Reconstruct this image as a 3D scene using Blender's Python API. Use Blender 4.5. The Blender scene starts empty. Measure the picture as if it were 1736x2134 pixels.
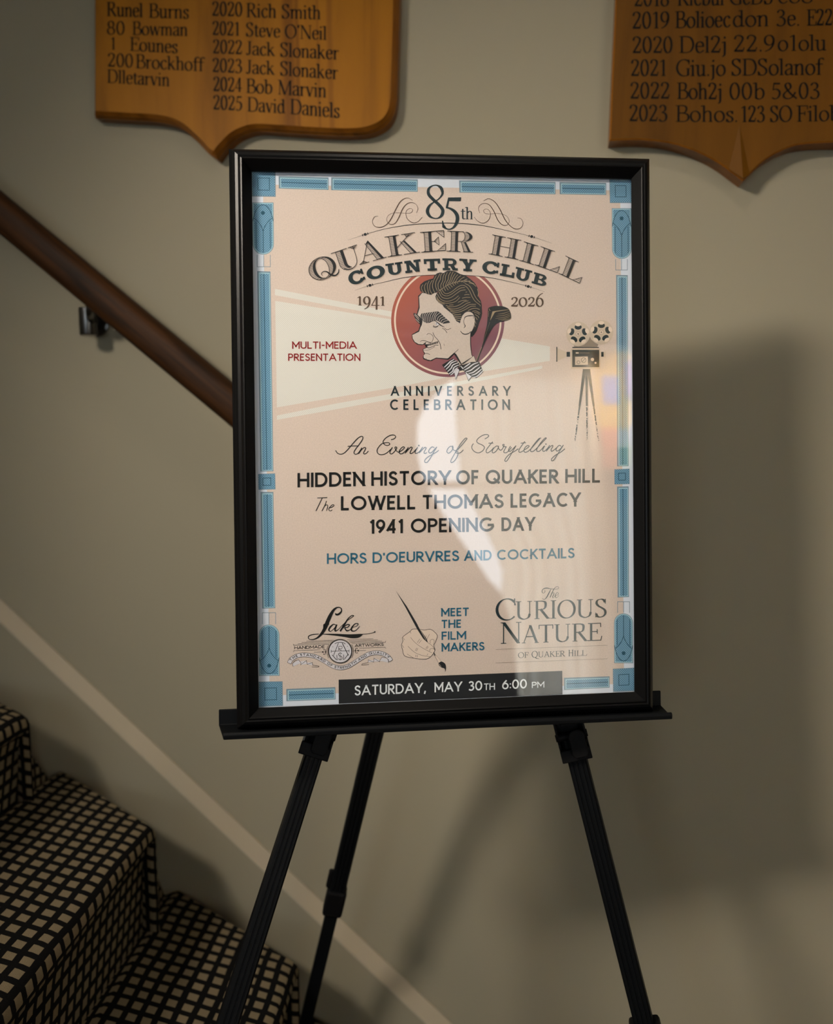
import bpy, math, random
from math import sin, cos, pi, radians, sqrt, hypot, atan2, degrees
from mathutils import Vector, Matrix
from mathutils.geometry import tessellate_polygon

SC = bpy.context.scene
COL = SC.collection

# ------------------------------------------------------------------ camera
FPX, CX, CY = 1653.0, 868.0, 1067.0          # focal length and centre of the 1736 x 2134 frame
U_ = Vector((-0.0115, -cos(radians(5)), -sin(radians(5)))).normalized()   # world up seen by the camera
X_ = Vector((cos(radians(9)), 0, -sin(radians(9))))
X_ = (X_ - U_ * X_.dot(U_)).normalized()     # along the wall
Y_ = U_.cross(X_)                            # into the wall
RW = Matrix((X_, Y_, U_))                    # camera (x right, y down, z forward) -> world
WALL_D = 1.35 * (RW @ Vector((0, 0, 1))).y
CAM = Vector((0, -WALL_D, 1.5))

cd = bpy.data.cameras.new('camera')
cam = bpy.data.objects.new('camera', cd)
COL.objects.link(cam)
cd.sensor_fit = 'HORIZONTAL'
cd.sensor_width = 36.0
cd.lens = FPX / 1736.0 * 36.0
cd.clip_start = 0.02
r3 = Matrix((RW @ Vector((1, 0, 0)), RW @ Vector((0, -1, 0)), RW @ Vector((0, 0, -1)))).transposed()
cam.matrix_world = Matrix.Translation(CAM) @ r3.to_4x4()
cd.dof.use_dof = True
cd.dof.focus_distance = 0.93
cd.dof.aperture_fstop = 3.2
SC.camera = cam

# ------------------------------------------------------------------ world, exposure
SC.view_settings.view_transform = 'Standard'
SC.view_settings.look = 'None'
SC.view_settings.gamma = 1
SC.view_settings.use_curve_mapping = False
SC.view_settings.exposure = 0.20
SKY = 5.6
w = bpy.data.worlds.new('sky')
SC.world = w
w.use_nodes = True
bg = w.node_tree.nodes['Background']
bg.inputs[0].default_value = (0.80, 0.91, 1.0, 1)
bg.inputs[1].default_value = SKY

def area_light(name, loc, target, size, energy, color, spread=180, shape='DISK'):
    ld = bpy.data.lights.new(name, 'AREA')
    ld.shape = shape
    ld.size = size
    ld.energy = energy
    ld.color = color
    ld.spread = radians(spread)
    o = bpy.data.objects.new(name, ld)
    COL.objects.link(o)
    o.location = loc
    o.rotation_euler = (Vector(target) - Vector(loc)).to_track_quat('-Z', 'Y').to_euler()
    return o

WARM = (1.0, 0.885, 0.75)
CEIL = 2.75
# the hall's recessed ceiling lamps: (x, y, watts, disc size, aim point or None = straight down)
LAMPS = [(0.02, -0.85, 0.9, 0.11, (0.0, -0.30, 0.6)), (1.75, -0.85, 0.4, 0.11, None)]
KEY = (-1.25, -1.80, 7.7, 53)                 # flush ceiling lamp in the hall: x, y, watts, beam

# ------------------------------------------------------------------ helpers
def srgb(r, g, b):
    f = lambda c: c / 12.92 if c <= 0.04045 else ((c + 0.055) / 1.055) ** 2.4
    return (f(r / 255), f(g / 255), f(b / 255), 1)

def ray(x, y):
    return RW @ Vector(((x - CX) / FPX, (y - CY) / FPX, 1)).normalized()

def on_y(x, y, y0=0.0):                       # where the line of sight meets a plane parallel to the wall
    d = ray(x, y)
    return CAM + d * ((y0 - CAM.y) / d.y)

def on_z(x, y, z0):
    d = ray(x, y)
    return CAM + d * ((z0 - CAM.z) / d.z)

def at_depth(x, y, dep):
    return CAM + RW @ (Vector(((x - CX) / FPX, (y - CY) / FPX, 1)) * dep)

class MB:
    def __init__(s):
        s.v, s.f, s.m = [], [], []
    def poly(s, pts, mi=0):
        n = len(s.v)
        s.v += [tuple(p) for p in pts]
        s.f.append(tuple(range(n, n + len(pts))))
        s.m.append(mi)
    def loops(s, loops, mi=0, closed=True, cap0=False, cap1=False):
        n, k = len(s.v), len(loops[0])
        for l in loops:
            s.v += [tuple(p) for p in l]
        for a in range(len(loops) - 1):
            for i in range(k if closed else k - 1):
                j = (i + 1) % k
                s.f.append((n + a * k + i, n + a * k + j, n + (a + 1) * k + j, n + (a + 1) * k + i))
                s.m.append(mi)
        if cap0:
            s.f.append(tuple(range(n + k - 1, n - 1, -1))); s.m.append(mi)
        if cap1:
            b = n + (len(loops) - 1) * k
            s.f.append(tuple(range(b, b + k))); s.m.append(mi)
    def box(s, c, hx, hy, hz, mi=0):           # c centre, h* half axes (vectors)
        c, hx, hy, hz = Vector(c), Vector(hx), Vector(hy), Vector(hz)
        q = lambda z: [c - hx - hy + z, c + hx - hy + z, c + hx + hy + z, c - hx + hy + z]
        s.loops([q(-hz), q(hz)], mi, True, True, True)
    def abox(s, x0, x1, y0, y1, z0, z1, mi=0):
        s.box(((x0 + x1) / 2, (y0 + y1) / 2, (z0 + z1) / 2), ((x1 - x0) / 2, 0, 0), (0, (y1 - y0) / 2, 0), (0, 0, (z1 - z0) / 2), mi)
    def beam(s, p0, p1, prof, up, mi=0, cap=True, taper=1.0):   # profile [(a, b)]: a sideways, b along up
        p0, p1 = Vector(p0), Vector(p1)
        t = (p1 - p0).normalized()
        side = t.cross(Vector(up)).normalized()
        upv = side.cross(t)
        q = lambda p, k=1.0: [p + side * a * k + upv * b * k for a, b in prof]
        s.loops([q(p0), q(p1, taper)], mi, True, cap, cap)
    def tube(s, path, r, n=16, mi=0):
        L = []
        for i, p in enumerate(path):
            p = Vector(p)
            t = (Vector(path[min(i + 1, len(path) - 1)]) - Vector(path[max(i - 1, 0)])).normalized()
            a = t.orthogonal().normalized() if i == 0 else (a - t * a.dot(t)).normalized()
            b = t.cross(a)
            rr = r[i] if isinstance(r, (list, tuple)) else r
            L.append([p + (a * cos(2 * pi * k / n) + b * sin(2 * pi * k / n)) * rr for k in range(n)])
        s.loops(L, mi, True, True, True)
    def build(s, name, mats, parent=None, smooth=False, bevel=0, seg=2):
        me = bpy.data.meshes.new(name)
        me.from_pydata(s.v, [], s.f)
        for m in (mats if isinstance(mats, (list, tuple)) else [mats]):
            me.materials.append(m)
        for p, mi in zip(me.polygons, s.m):
            p.material_index = mi
            p.use_smooth = bool(smooth)
        me.update()
        o = bpy.data.objects.new(name, me)
        COL.objects.link(o)
        if parent is not None:
            o.parent = parent
        if bevel:
            b = o.modifiers.new('bevel', 'BEVEL')
            b.width = bevel; b.segments = seg; b.limit_method = 'ANGLE'; b.angle_limit = radians(35)
        if smooth and smooth != 1:
            mod = o.modifiers.new('edges', 'EDGE_SPLIT'); mod.split_angle = radians(smooth)
        return o

def empty(name, loc=(0, 0, 0), matrix=None):
    o = bpy.data.objects.new(name, None)
    COL.objects.link(o)
    if matrix is not None:
        o.matrix_world = matrix
    else:
        o.location = loc
    o.empty_display_size = 0.05
    return o

def tag(o, label, cat, group=None, kind=None):
    o['label'] = label
    o['category'] = cat
    if group: o['group'] = group
    if kind: o['kind'] = kind
    return o

def struct(o, label=None):
    o['kind'] = 'structure'
    if label: o['label'] = label
    return o

# ------------------------------------------------------------------ materials
def mat(name, col, rough=0.5, metal=0.0, coat=0.0, spec=None, bump=None, var=None, noise=None):
    m = bpy.data.materials.new(name)
    m.use_nodes = True
    nt = m.node_tree
    b = nt.nodes['Principled BSDF']
    b.inputs['Base Color'].default_value = col
    b.inputs['Roughness'].default_value = rough
    b.inputs['Metallic'].default_value = metal
    b.inputs['Coat Weight'].default_value = coat
    if spec is not None: b.inputs['Specular IOR Level'].default_value = spec
    tc = nt.nodes.new('ShaderNodeTexCoord')
    if var:                                     # (scale, amount): mottled colour
        n = nt.nodes.new('ShaderNodeTexNoise')
        n.inputs['Scale'].default_value = var[0]; n.inputs['Detail'].default_value = 6
        nt.links.new(tc.outputs['Object'], n.inputs['Vector'])
        r = nt.nodes.new('ShaderNodeValToRGB')
        a = var[1]
        r.color_ramp.elements[0].position = 0.3; r.color_ramp.elements[1].position = 0.7
        r.color_ramp.elements[0].color = [c * (1 - a) for c in col[:3]] + [1]
        r.color_ramp.elements[1].color = [min(1, c * (1 + a)) for c in col[:3]] + [1]
        nt.links.new(n.outputs['Fac'], r.inputs['Fac'])
        nt.links.new(r.outputs['Color'], b.inputs['Base Color'])
    if bump:                                    # (scale, distance)
        n2 = nt.nodes.new('ShaderNodeTexNoise')
        n2.inputs['Scale'].default_value = bump[0]; n2.inputs['Detail'].default_value = 4
        nt.links.new(tc.outputs['Object'], n2.inputs['Vector'])
        bp = nt.nodes.new('ShaderNodeBump')
        bp.inputs['Strength'].default_value = 0.5; bp.inputs['Distance'].default_value = bump[1]
        nt.links.new(n2.outputs['Fac'], bp.inputs['Height'])
        nt.links.new(bp.outputs['Normal'], b.inputs['Normal'])
    return m

def wood(name, dark, mid, light, axis='Z', scale=6.0, stretch=14.0, rough=0.3, coat=0.4, tilt=0.0, streak=None):
    m = mat(name, mid, rough, coat=coat)
    nt = m.node_tree; b = nt.nodes['Principled BSDF']
    tc = nt.nodes.new('ShaderNodeTexCoord')
    mp = nt.nodes.new('ShaderNodeMapping')
    mp.vector_type = 'TEXTURE'                  # grain runs along `axis`, turned by `tilt` about y
    mp.inputs['Scale'].default_value = {'Z': (1 / stretch, 1 / stretch, 1), 'X': (1, 1 / stretch, 1 / stretch)}[axis]
    mp.inputs['Rotation'].default_value = (0, tilt, 0)
    nt.links.new(tc.outputs['Object'], mp.inputs['Vector'])
    n = nt.nodes.new('ShaderNodeTexNoise')
    n.inputs['Scale'].default_value = scale; n.inputs['Detail'].default_value = 8; n.inputs['Roughness'].default_value = 0.62
    n.inputs['Distortion'].default_value = 0.6
    nt.links.new(mp.outputs['Vector'], n.inputs['Vector'])
    r = nt.nodes.new('ShaderNodeValToRGB')
    e = r.color_ramp.elements
    e[0].position = 0.30; e[0].color = dark
    e[1].position = 0.72; e[1].color = light
    k = e.new(0.48); k.color = mid
    nt.links.new(n.outputs['Fac'], r.inputs['Fac'])
    nt.links.new(r.outputs['Color'], b.inputs['Base Color'])
    b.inputs['Specular IOR Level'].default_value = .15
    return m

M_WALL = mat('wall_paint', (0.312, 0.284, 0.206, 1), 0.8, bump=(420, 0.0004), spec=0.25)
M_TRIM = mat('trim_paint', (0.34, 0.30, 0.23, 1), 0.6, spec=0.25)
M_CAP_LIT = mat('cap_lit_tone', (0.47, 0.41, 0.305, 1), 0.5, spec=0.25)  # wall tone made paler: light from above put into the strip's colour
M_WHITE = mat('white_paint', (0.60, 0.58, 0.54, 1), 0.6)
M_FLOOR = wood('floor_oak', srgb(70, 46, 26), srgb(104, 70, 40), srgb(130, 92, 56), 'X', 3.0, 12.0, 0.35, 0.2)
M_BOARD = wood('honour_board_maple', srgb(122, 76, 6), srgb(148, 95, 8), srgb(158, 103, 11), 'Z', 2.2, 9.0, 0.55, 0.0)
M_BOARD_SHADED = wood('honour_board_shaded', srgb(78, 47, 2), srgb(98, 61, 3), srgb(108, 68, 5), 'Z', 1.6, 7.0, 0.55, 0.0)  # board wood darkened to stand in for the dimmer light on the right
M_BEDGE = wood('honour_board_edge', srgb(96, 56, 12), srgb(130, 78, 18), srgb(150, 94, 26), 'Z', 3.0, 9.0, 0.35, 0.3)
M_INK = mat('engraved_black', (0.008, 0.006, 0.004, 1), 0.6, spec=.1)
M_RAIL = wood('walnut_rail', srgb(22, 11, 3), srgb(48, 27, 8), srgb(70, 41, 14), 'X', 5.0, 16.0, 0.6, 0.0, tilt=radians(39.7))
M_CHROME = mat('brushed_chrome', (0.55, 0.55, 0.56, 1), 0.22, 1.0)
M_FRAME = mat('black_lacquer', (0.004, 0.004, 0.0042, 1), 0.34, spec=.16, bump=(900, 0.0001))
M_ALU = mat('black_anodised', (0.0035, 0.0042, 0.005, 1), 0.5, spec=.12, bump=(1500, 0.00006))
M_PLAST = mat('black_plastic', (0.005, 0.005, 0.0055, 1), 0.55, spec=.12)
M_NICKEL = mat('dark_nickel', (0.16, 0.155, 0.15, 1), 0.3, 1.0)
M_STEEL = mat('grey_steel', (0.10, 0.095, 0.09, 1), 0.45, 0.6)
def sm(pts, k=8, closed=False):
    out, n = [], len(pts)
    for i in range(n if closed else n - 1):
        P0 = pts[(i - 1) % n] if closed or i > 0 else pts[0]
        P1 = pts[i]; P2 = pts[(i + 1) % n]
        P3 = pts[(i + 2) % n] if closed or i + 2 < n else pts[-1]
        for j in range(k):
            t = j / k
            out.append(tuple(.5 * ((2 * b_) + (c - a) * t + (2 * a - 5 * b_ + 4 * c - d) * t * t + (3 * b_ - a - 3 * c + d) * t ** 3) for a, b_, c, d in zip(P0, P1, P2, P3)))
    if not closed: out.append(tuple(pts[-1]))
    return out

# ================================================================== the room
XL, XR, YB = -3.6, 3.4, -3.9

b = MB(); b.abox(XL - .1, XR + .1, 0.0, 0.12, -0.05, CEIL + .05)
struct(b.build('wall_front', M_WALL), 'taupe painted wall behind the easel')
b = MB(); b.abox(XL - .1, XR + .1, YB - .1, 0.12, -0.06, 0.0)
struct(b.build('floor', M_FLOOR), 'brown oak floor of the hall')
b = MB(); b.abox(XL - .1, XR + .1, YB - .1, 0.12, CEIL, CEIL + .08)
struct(b.build('ceiling', M_WHITE), 'white ceiling with recessed lamps')
b = MB(); b.abox(XL - .12, XL, YB - .1, 0.0, 0, CEIL)
struct(b.build('wall_left', M_WALL), 'taupe wall at the left end of the hall')
b = MB(); b.abox(XR, XR + .12, YB - .1, 0.0, 0, CEIL)
struct(b.build('wall_right', M_WALL), 'taupe wall at the right end of the hall')

# two windows in the wall behind the photographer; one shows mirrored in the poster glass, the other is added to light the poster
WINS = [(1.08, 2.36, 0.40, 2.52), (-1.30, -0.60, 1.10, 2.20)]
WX0, WX1, WZ0, WZ1 = WINS[0]
b = MB()
xs_ = [XL, WINS[1][0], WINS[1][1], WX0, WX1, XR]
for x0, x1 in ((XL, WINS[1][0]), (WINS[1][1], WX0), (WX1, XR)):
    b.abox(x0, x1, YB - .1, YB, 0, CEIL)
for x0, x1, z0, z1 in WINS:
    b.abox(x0, x1, YB - .1, YB, 0, z0); b.abox(x0, x1, YB - .1, YB, z1, CEIL)
struct(b.build('wall_back', M_WALL), 'taupe wall with the hall windows')
M_PANE = glass = None
def window(n, x0, x1, z0, z1, mull, lab):
    win = struct(empty('window_%d' % n, (0, 0, 0)), lab)
    b = MB(); t = .05
    for (a, c, d, e) in [(x0, x0 + t, z0, z1), (x1 - t, x1, z0, z1), (x0 + t, x1 - t, z0, z0 + t), (x0 + t, x1 - t, z1 - t, z1), (x0 + t, x1 - t, 1.775, 1.815)] + [(m - .025, m + .025, z0 + t, z1 - t) for m in mull]:
        b.abox(a, c, YB - .08, YB - .03, d, e)
    b.build('window_frame', M_WHITE, win, bevel=.004)
    b = MB(); b.abox(x0 - .06, x1 + .06, YB - .03, YB + .05, z0 - .04, z0)
    b.build('window_sill', M_WHITE, win, bevel=.005)
    # sampling portal for the sky in this opening (gives no light of its own)
    pl = area_light('window_daylight_portal', ((x0 + x1) / 2, YB - .09, (z0 + z1) / 2), ((x0 + x1) / 2, 0, (z0 + z1) / 2), 1, 1, (1, 1, 1), 180, 'RECTANGLE')
    pl.data.size, pl.data.size_y = x1 - x0, z1 - z0
    pl.data.cycles.is_portal = True
window(1, *WINS[0], [], 'tall white hall window with a sheer curtain')
window(2, *WINS[1], [-0.95], 'unseen white hall window added for frontal daylight')

# sheer curtain (right side of the window) and tied-back drape
def cloth(name, col, tr, see=0.0):
    m = bpy.data.materials.new(name); m.use_nodes = True
    nt = m.node_tree; nt.nodes.remove(nt.nodes['Principled BSDF'])
    d = nt.nodes.new('ShaderNodeBsdfDiffuse'); d.inputs[0].default_value = col
    tl = nt.nodes.new('ShaderNodeBsdfTranslucent'); tl.inputs[0].default_value = col
    mx = nt.nodes.new('ShaderNodeMixShader'); mx.inputs[0].default_value = tr
    nt.links.new(d.outputs[0], mx.inputs[1]); nt.links.new(tl.outputs[0], mx.inputs[2])
    tp = nt.nodes.new('ShaderNodeBsdfTransparent'); tp.inputs[0].default_value = col
    m2 = nt.nodes.new('ShaderNodeMixShader')
    lw = nt.nodes.new('ShaderNodeLayerWeight'); lw.inputs[0].default_value = .5     # a weave closes up when seen along its folds
    k = nt.nodes.new('ShaderNodeMath'); k.operation = 'MULTIPLY_ADD'; k.use_clamp = True
    nt.links.new(lw.outputs['Facing'], k.inputs[0]); k.inputs[1].default_value = -1.5 * see; k.inputs[2].default_value = 1.5 * see
    nt.links.new(k.outputs[0], m2.inputs[0])
    nt.links.new(mx.outputs[0], m2.inputs[1]); nt.links.new(tp.outputs[0], m2.inputs[2])
    nt.links.new(m2.outputs[0], nt.nodes['Material Output'].inputs[0])
    return m
M_SHEER = cloth('sheer_linen', (0.95, 0.86, 0.72, 1), 0.62, 0.17)
M_TRIM0 = M_WALL
M_DRAPE = cloth('taupe_drape', (0.34, 0.28, 0.22, 1), 0.05)

def curtain(name, m, edge_a, edge_b, y, folds, amp):
    """hanging cloth between two edges, each a list of (height, x) from the bottom up"""
    b = MB(); N, K = 140, 26
    ea, eb = sm(edge_a, 6), sm(edge_b, 6)
    def at(e, z):
        for p, q in zip(e, e[1:]):
            if p[0] <= z <= q[0]: return p[1] + (q[1] - p[1]) * (z - p[0]) / max(1e-6, q[0] - p[0])
        return e[-1][1] if z > e[-1][0] else e[0][1]
    L = []
    z0, z1 = edge_a[0][0], edge_a[-1][0]
    for k in range(K + 1):
        u = k / K; z = z0 + (z1 - z0) * u
        a, c = at(ea, z), at(eb, z)
        L.append([(a + (c - a) * i / N, y + amp * (sin(2 * pi * folds * i / N + .6 * u) + .4 * sin(2 * pi * folds * 2.3 * i / N + 1)), z) for i in range(N + 1)])
    b.loops(L, 0, False)
    return b.build(name, m, smooth=1)
tag(curtain('sheer_curtain', M_SHEER, [(.10, 1.50), (.60, 1.50), (1.05, 1.55), (1.26, 1.60), (1.55, 1.48), (1.79, 1.36), (2.2, 1.325), (2.62, 1.32)], [(.10, 2.40), (1.2, 2.36), (2.62, 2.28)], YB + .12, 8, .034), 'sheer cream curtain hanging in folds before the hall window', 'curtain')
tag(curtain('drape', M_DRAPE, [(.05, .94), (1.3, .96), (2.62, .94)], [(.05, 1.66), (.7, 1.64), (1.05, 1.57), (1.27, 1.45), (1.5, 1.28), (1.79, 1.10), (2.0, 1.06), (2.2, 1.10), (2.42, 1.34), (2.62, 1.50)], YB + .21, 5, .022), 'taupe drape gathered at the dark side of the hall window', 'curtain')
b = MB(); b.tube([(0.88, YB + .165, 2.645), (2.50, YB + .165, 2.645)], .012)
rod = b.build('curtain_rod', M_CHROME, smooth=40); tag(rod, 'slim metal curtain rod above the hall window', 'curtain rod')
for x in (0.91, 2.46):
    b = MB(); b.abox(x - .008, x + .008, YB, YB + .17, 2.63, 2.66); b.build('rod_bracket', M_CHROME, rod)

# colourful canvas beside the window (only seen mirrored in the glass)
pc = tag(empty('wall_painting', (2.54, YB, 2.26)), 'abstract canvas of yellow, blue and coral blocks beside the window', 'painting')
b = MB(); b.abox(-.22, .30, 0, .03, -.36, .40)
b.build('canvas', mat('canvas_white', (0.75, 0.72, 0.65, 1), 0.8), pc)
PAL = {'yellow': (0.85, 0.55, 0.10, 1), 'blue': (0.18, 0.28, 0.75, 1), 'coral': (0.85, 0.22, 0.14, 1), 'green': (0.30, 0.50, 0.15, 1), 'violet': (0.30, 0.16, 0.45, 1)}
pm = [mat('paint_' + k, v, 0.6) for k, v in PAL.items()]
b = MB()
for (x0, x1, z0, z1, k) in [(-.22, .30, -.10, .40, 0), (-.14, -.02, .06, .24, 1), (-.16, -.04, -.36, -.10, 2), (.06, .30, -.22, -.08, 1), (-.04, .12, -.36, -.22, 3), (.04, .30, .12, .34, 4), (.12, .30, -.36, -.24, 0)]:
    b.abox(x0, x1, .03, .032 + .0006 * len(b.f), z0, z1, k)
b.build('paint_blocks', pm, pc)
# lamp invented to brighten the canvas as mirrored in the glass
pl_ = tag(empty('added_canvas_lamp', (2.58, YB, 2.68)), 'added brass lamp brightening the abstract canvas', 'lamp')
b = MB(); b.tube([(-.16, .20, .0), (.16, .20, .0)], .014); b.build('lamp_tube', mat('brass', (.55, .38, .14, 1), .3, 1.0), pl_, smooth=40)
b = MB(); b.tube([(0, .0, -.01), (0, .12, .03), (0, .20, .0)], .006, 10); b.build('lamp_arm', bpy.data.materials['brass'], pl_, smooth=1)
al = area_light('added_canvas_glow', (2.58, YB + .205, 2.66), (2.54, YB, 2.2), .30, 34, WARM, 150, 'RECTANGLE'); al.data.size_y = .02
# high-backed armchair before the window
ac = tag(empty('armchair', (1.08, YB + .62, 0)), 'dark brown high-backed armchair in front of the hall window', 'armchair')
M_HIDE = mat('brown_leather', (.055, .032, .02, 1), .45, bump=(160, .0006))
b = MB()
bk = [(-.36, .30), (-.37, .8), (-.34, 1.1), (-.24, 1.24), (0, 1.285), (.24, 1.24), (.34, 1.1), (.37, .8), (.36, .30)]
b.loops([[(x, -.10 - (z - .3) * .12, z) for x, z in sm(bk, 4)], [(x, .03 - (z - .3) * .12, z) for x, z in sm(bk, 4)]], 0, True, True, True); b.build('backrest', M_HIDE, ac, bevel=.02)
b = MB(); b.abox(-.27, .27, .0, .56, .30, .48); b.build('seat', M_HIDE, ac, bevel=.03)
for sd in (-1, 1):
    b = MB(); b.abox(sd * .325 - .05, sd * .325 + .05, .0, .54, .26, .64); b.build('armrest', M_HIDE, ac, bevel=.03)
    for yy in (.0, .50):
        b = MB(); b.tube([(sd * .30, yy, .28), (sd * .31, yy, .0)], [.025, .016], 12); b.build('leg', M_INK, ac, smooth=40)

# recessed ceiling lamps
M_LAMP = bpy.data.materials.new('lamp_glow'); M_LAMP.use_nodes = True
pb = M_LAMP.node_tree.nodes['Principled BSDF']
pb.inputs['Emission Color'].default_value = (*WARM, 1); pb.inputs['Emission Strength'].default_value = 9.0
where = ['near the wall above the easel', 'near the wall above the right board']
for (x, y, W, sz, aim), wh in zip(LAMPS, where):
    lt = tag(empty('ceiling_downlight', (x, y, CEIL)), 'round white recessed ceiling lamp ' + wh, 'ceiling lamp', 'recessed ceiling lamps')
    b = MB(); n = 28
    ring = lambda r, z: [(r * cos(2 * pi * k / n), r * sin(2 * pi * k / n), z) for k in range(n)]
    b.loops([ring(.075, 0), ring(.075, -.006), ring(.058, -.008), ring(.054, -.001)])
    b.build('trim_ring', M_WHITE, lt, smooth=30)
    b = MB(); b.poly(ring(.054, -.0015)[::-1]); b.build('lamp_lens', M_LAMP, lt)
    area_light('downlight_beam', (x, y, CEIL - .02), aim or (x, y, 0), sz, W, WARM, 110)

x, y, W, beam = KEY
lt = tag(empty('ceiling_light', (x, y, CEIL)), 'wide round flush ceiling lamp in mid hall', 'ceiling lamp')
b = MB(); n = 40
ring = lambda r, z: [(r * cos(2 * pi * k / n), r * sin(2 * pi * k / n), z) for k in range(n)]
b.loops([ring(.235, 0), ring(.235, -.03), ring(.222, -.034), ring(.215, -.02)])
b.build('trim_ring', M_WHITE, lt, smooth=30)
b = MB(); b.loops([ring(.215, -.02), ring(.18, -.035), ring(.10, -.045), ring(.02, -.048)], 0, True, False, True)
b.build('lamp_diffuser', M_LAMP, lt, smooth=1)
area_light('ceiling_light_glow', (x, y, CEIL - .06), (.16, 0, 1.30), .44, W, WARM, beam)

# ================================================================== skirt board along the stairs
s0, s1 = on_y(0, 1296, -.022), on_y(880, 2127, -.022)
sl = (s1.z - s0.z) / (s1.x - s0.x)
zt = lambda x: s0.z + sl * (x - s0.x)
b = MB()
xa, xe = -2.3, s0.x - s0.z / sl
th, ch = .022, .025
b = MB()
b.loops([[(xa, .001, 0), (xe, .001, 0), (xe, .001, .001), (xa, .001, zt(xa))],
         [(xa, -th, 0), (xe, -th, 0), (xe, -th, .001), (xa, -th, zt(xa))]], 0, True, True, True)
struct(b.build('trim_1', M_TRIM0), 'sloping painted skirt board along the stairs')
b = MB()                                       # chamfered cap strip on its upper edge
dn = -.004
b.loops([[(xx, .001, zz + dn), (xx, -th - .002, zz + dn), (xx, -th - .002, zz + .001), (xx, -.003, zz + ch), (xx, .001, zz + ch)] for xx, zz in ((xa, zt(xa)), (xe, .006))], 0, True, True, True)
struct(b.build('trim_2', M_CAP_LIT), 'cap strip on the skirt board, toned lighter as if lit from above, sloping down to the right')

# ================================================================== carpeted stairs
M_CARPET = bpy.data.materials.new('lattice_carpet'); M_CARPET.use_nodes = True
nt = M_CARPET.node_tree; pb = nt.nodes['Principled BSDF']
pb.inputs['Roughness'].default_value = 0.95
pb.inputs['Specular IOR Level'].default_value = 0.1
uv = nt.nodes.new('ShaderNodeUVMap')
def math_node(op, a, bv=None):
    n = nt.nodes.new('ShaderNodeMath'); n.operation = op
    for i, v in enumerate((a, bv)):
        if v is None: continue
        if isinstance(v, (int, float)): n.inputs[i].default_value = v
        else: nt.links.new(v, n.inputs[i])
    return n.outputs[0]
nz = nt.nodes.new('ShaderNodeTexNoise'); nz.inputs['Scale'].default_value = 9; nz.inputs['Detail'].default_value = 2
nt.links.new(uv.outputs[0], nz.inputs['Vector'])
mix = nt.nodes.new('ShaderNodeVectorMath'); mix.operation = 'MULTIPLY_ADD'
nt.links.new(nz.outputs['Color'], mix.inputs[0]); mix.inputs[1].default_value = (.010, .010, 0)
nt.links.new(uv.outputs[0], mix.inputs[2])
sp = nt.nodes.new('ShaderNodeSeparateXYZ'); nt.links.new(mix.outputs[0], sp.inputs[0])
def line(coord, pitch, width):
    f = math_node('FRACT', math_node('DIVIDE', coord, pitch))
    d = math_node('ABSOLUTE', math_node('SUBTRACT', f, 0.5))
    return math_node('GREATER_THAN', d, 0.5 - width / 2)
la = line(sp.outputs[0], 0.0245, 0.40)
lb = line(math_node('ADD', sp.outputs[1], math_node('MULTIPLY', sp.outputs[0], 0.10)), 0.0225, 0.40)
black = math_node('MAXIMUM', la, lb)
fz = nt.nodes.new('ShaderNodeTexNoise'); fz.inputs['Scale'].default_value = 900; nt.links.new(uv.outputs[0], fz.inputs['Vector'])
rp = nt.nodes.new('ShaderNodeValToRGB'); nt.links.new(fz.outputs['Fac'], rp.inputs['Fac'])
rp.color_ramp.elements[0].color = (.17, .135, .08, 1); rp.color_ramp.elements[1].color = (.32, .255, .16, 1)
mc = nt.nodes.new('ShaderNodeMix'); mc.data_type = 'RGBA'
nt.links.new(black, mc.inputs[0]); nt.links.new(rp.outputs[0], mc.inputs[6]); mc.inputs[7].default_value = (.006, .006, .006, 1)
nt.links.new(mc.outputs[2], pb.inputs['Base Color'])
bp = nt.nodes.new('ShaderNodeBump'); bp.inputs['Distance'].default_value = .002; bp.inputs['Strength'].default_value = .6
nt.links.new(fz.outputs['Fac'], bp.inputs['Height']); nt.links.new(bp.outputs[0], pb.inputs['Normal'])

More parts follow.
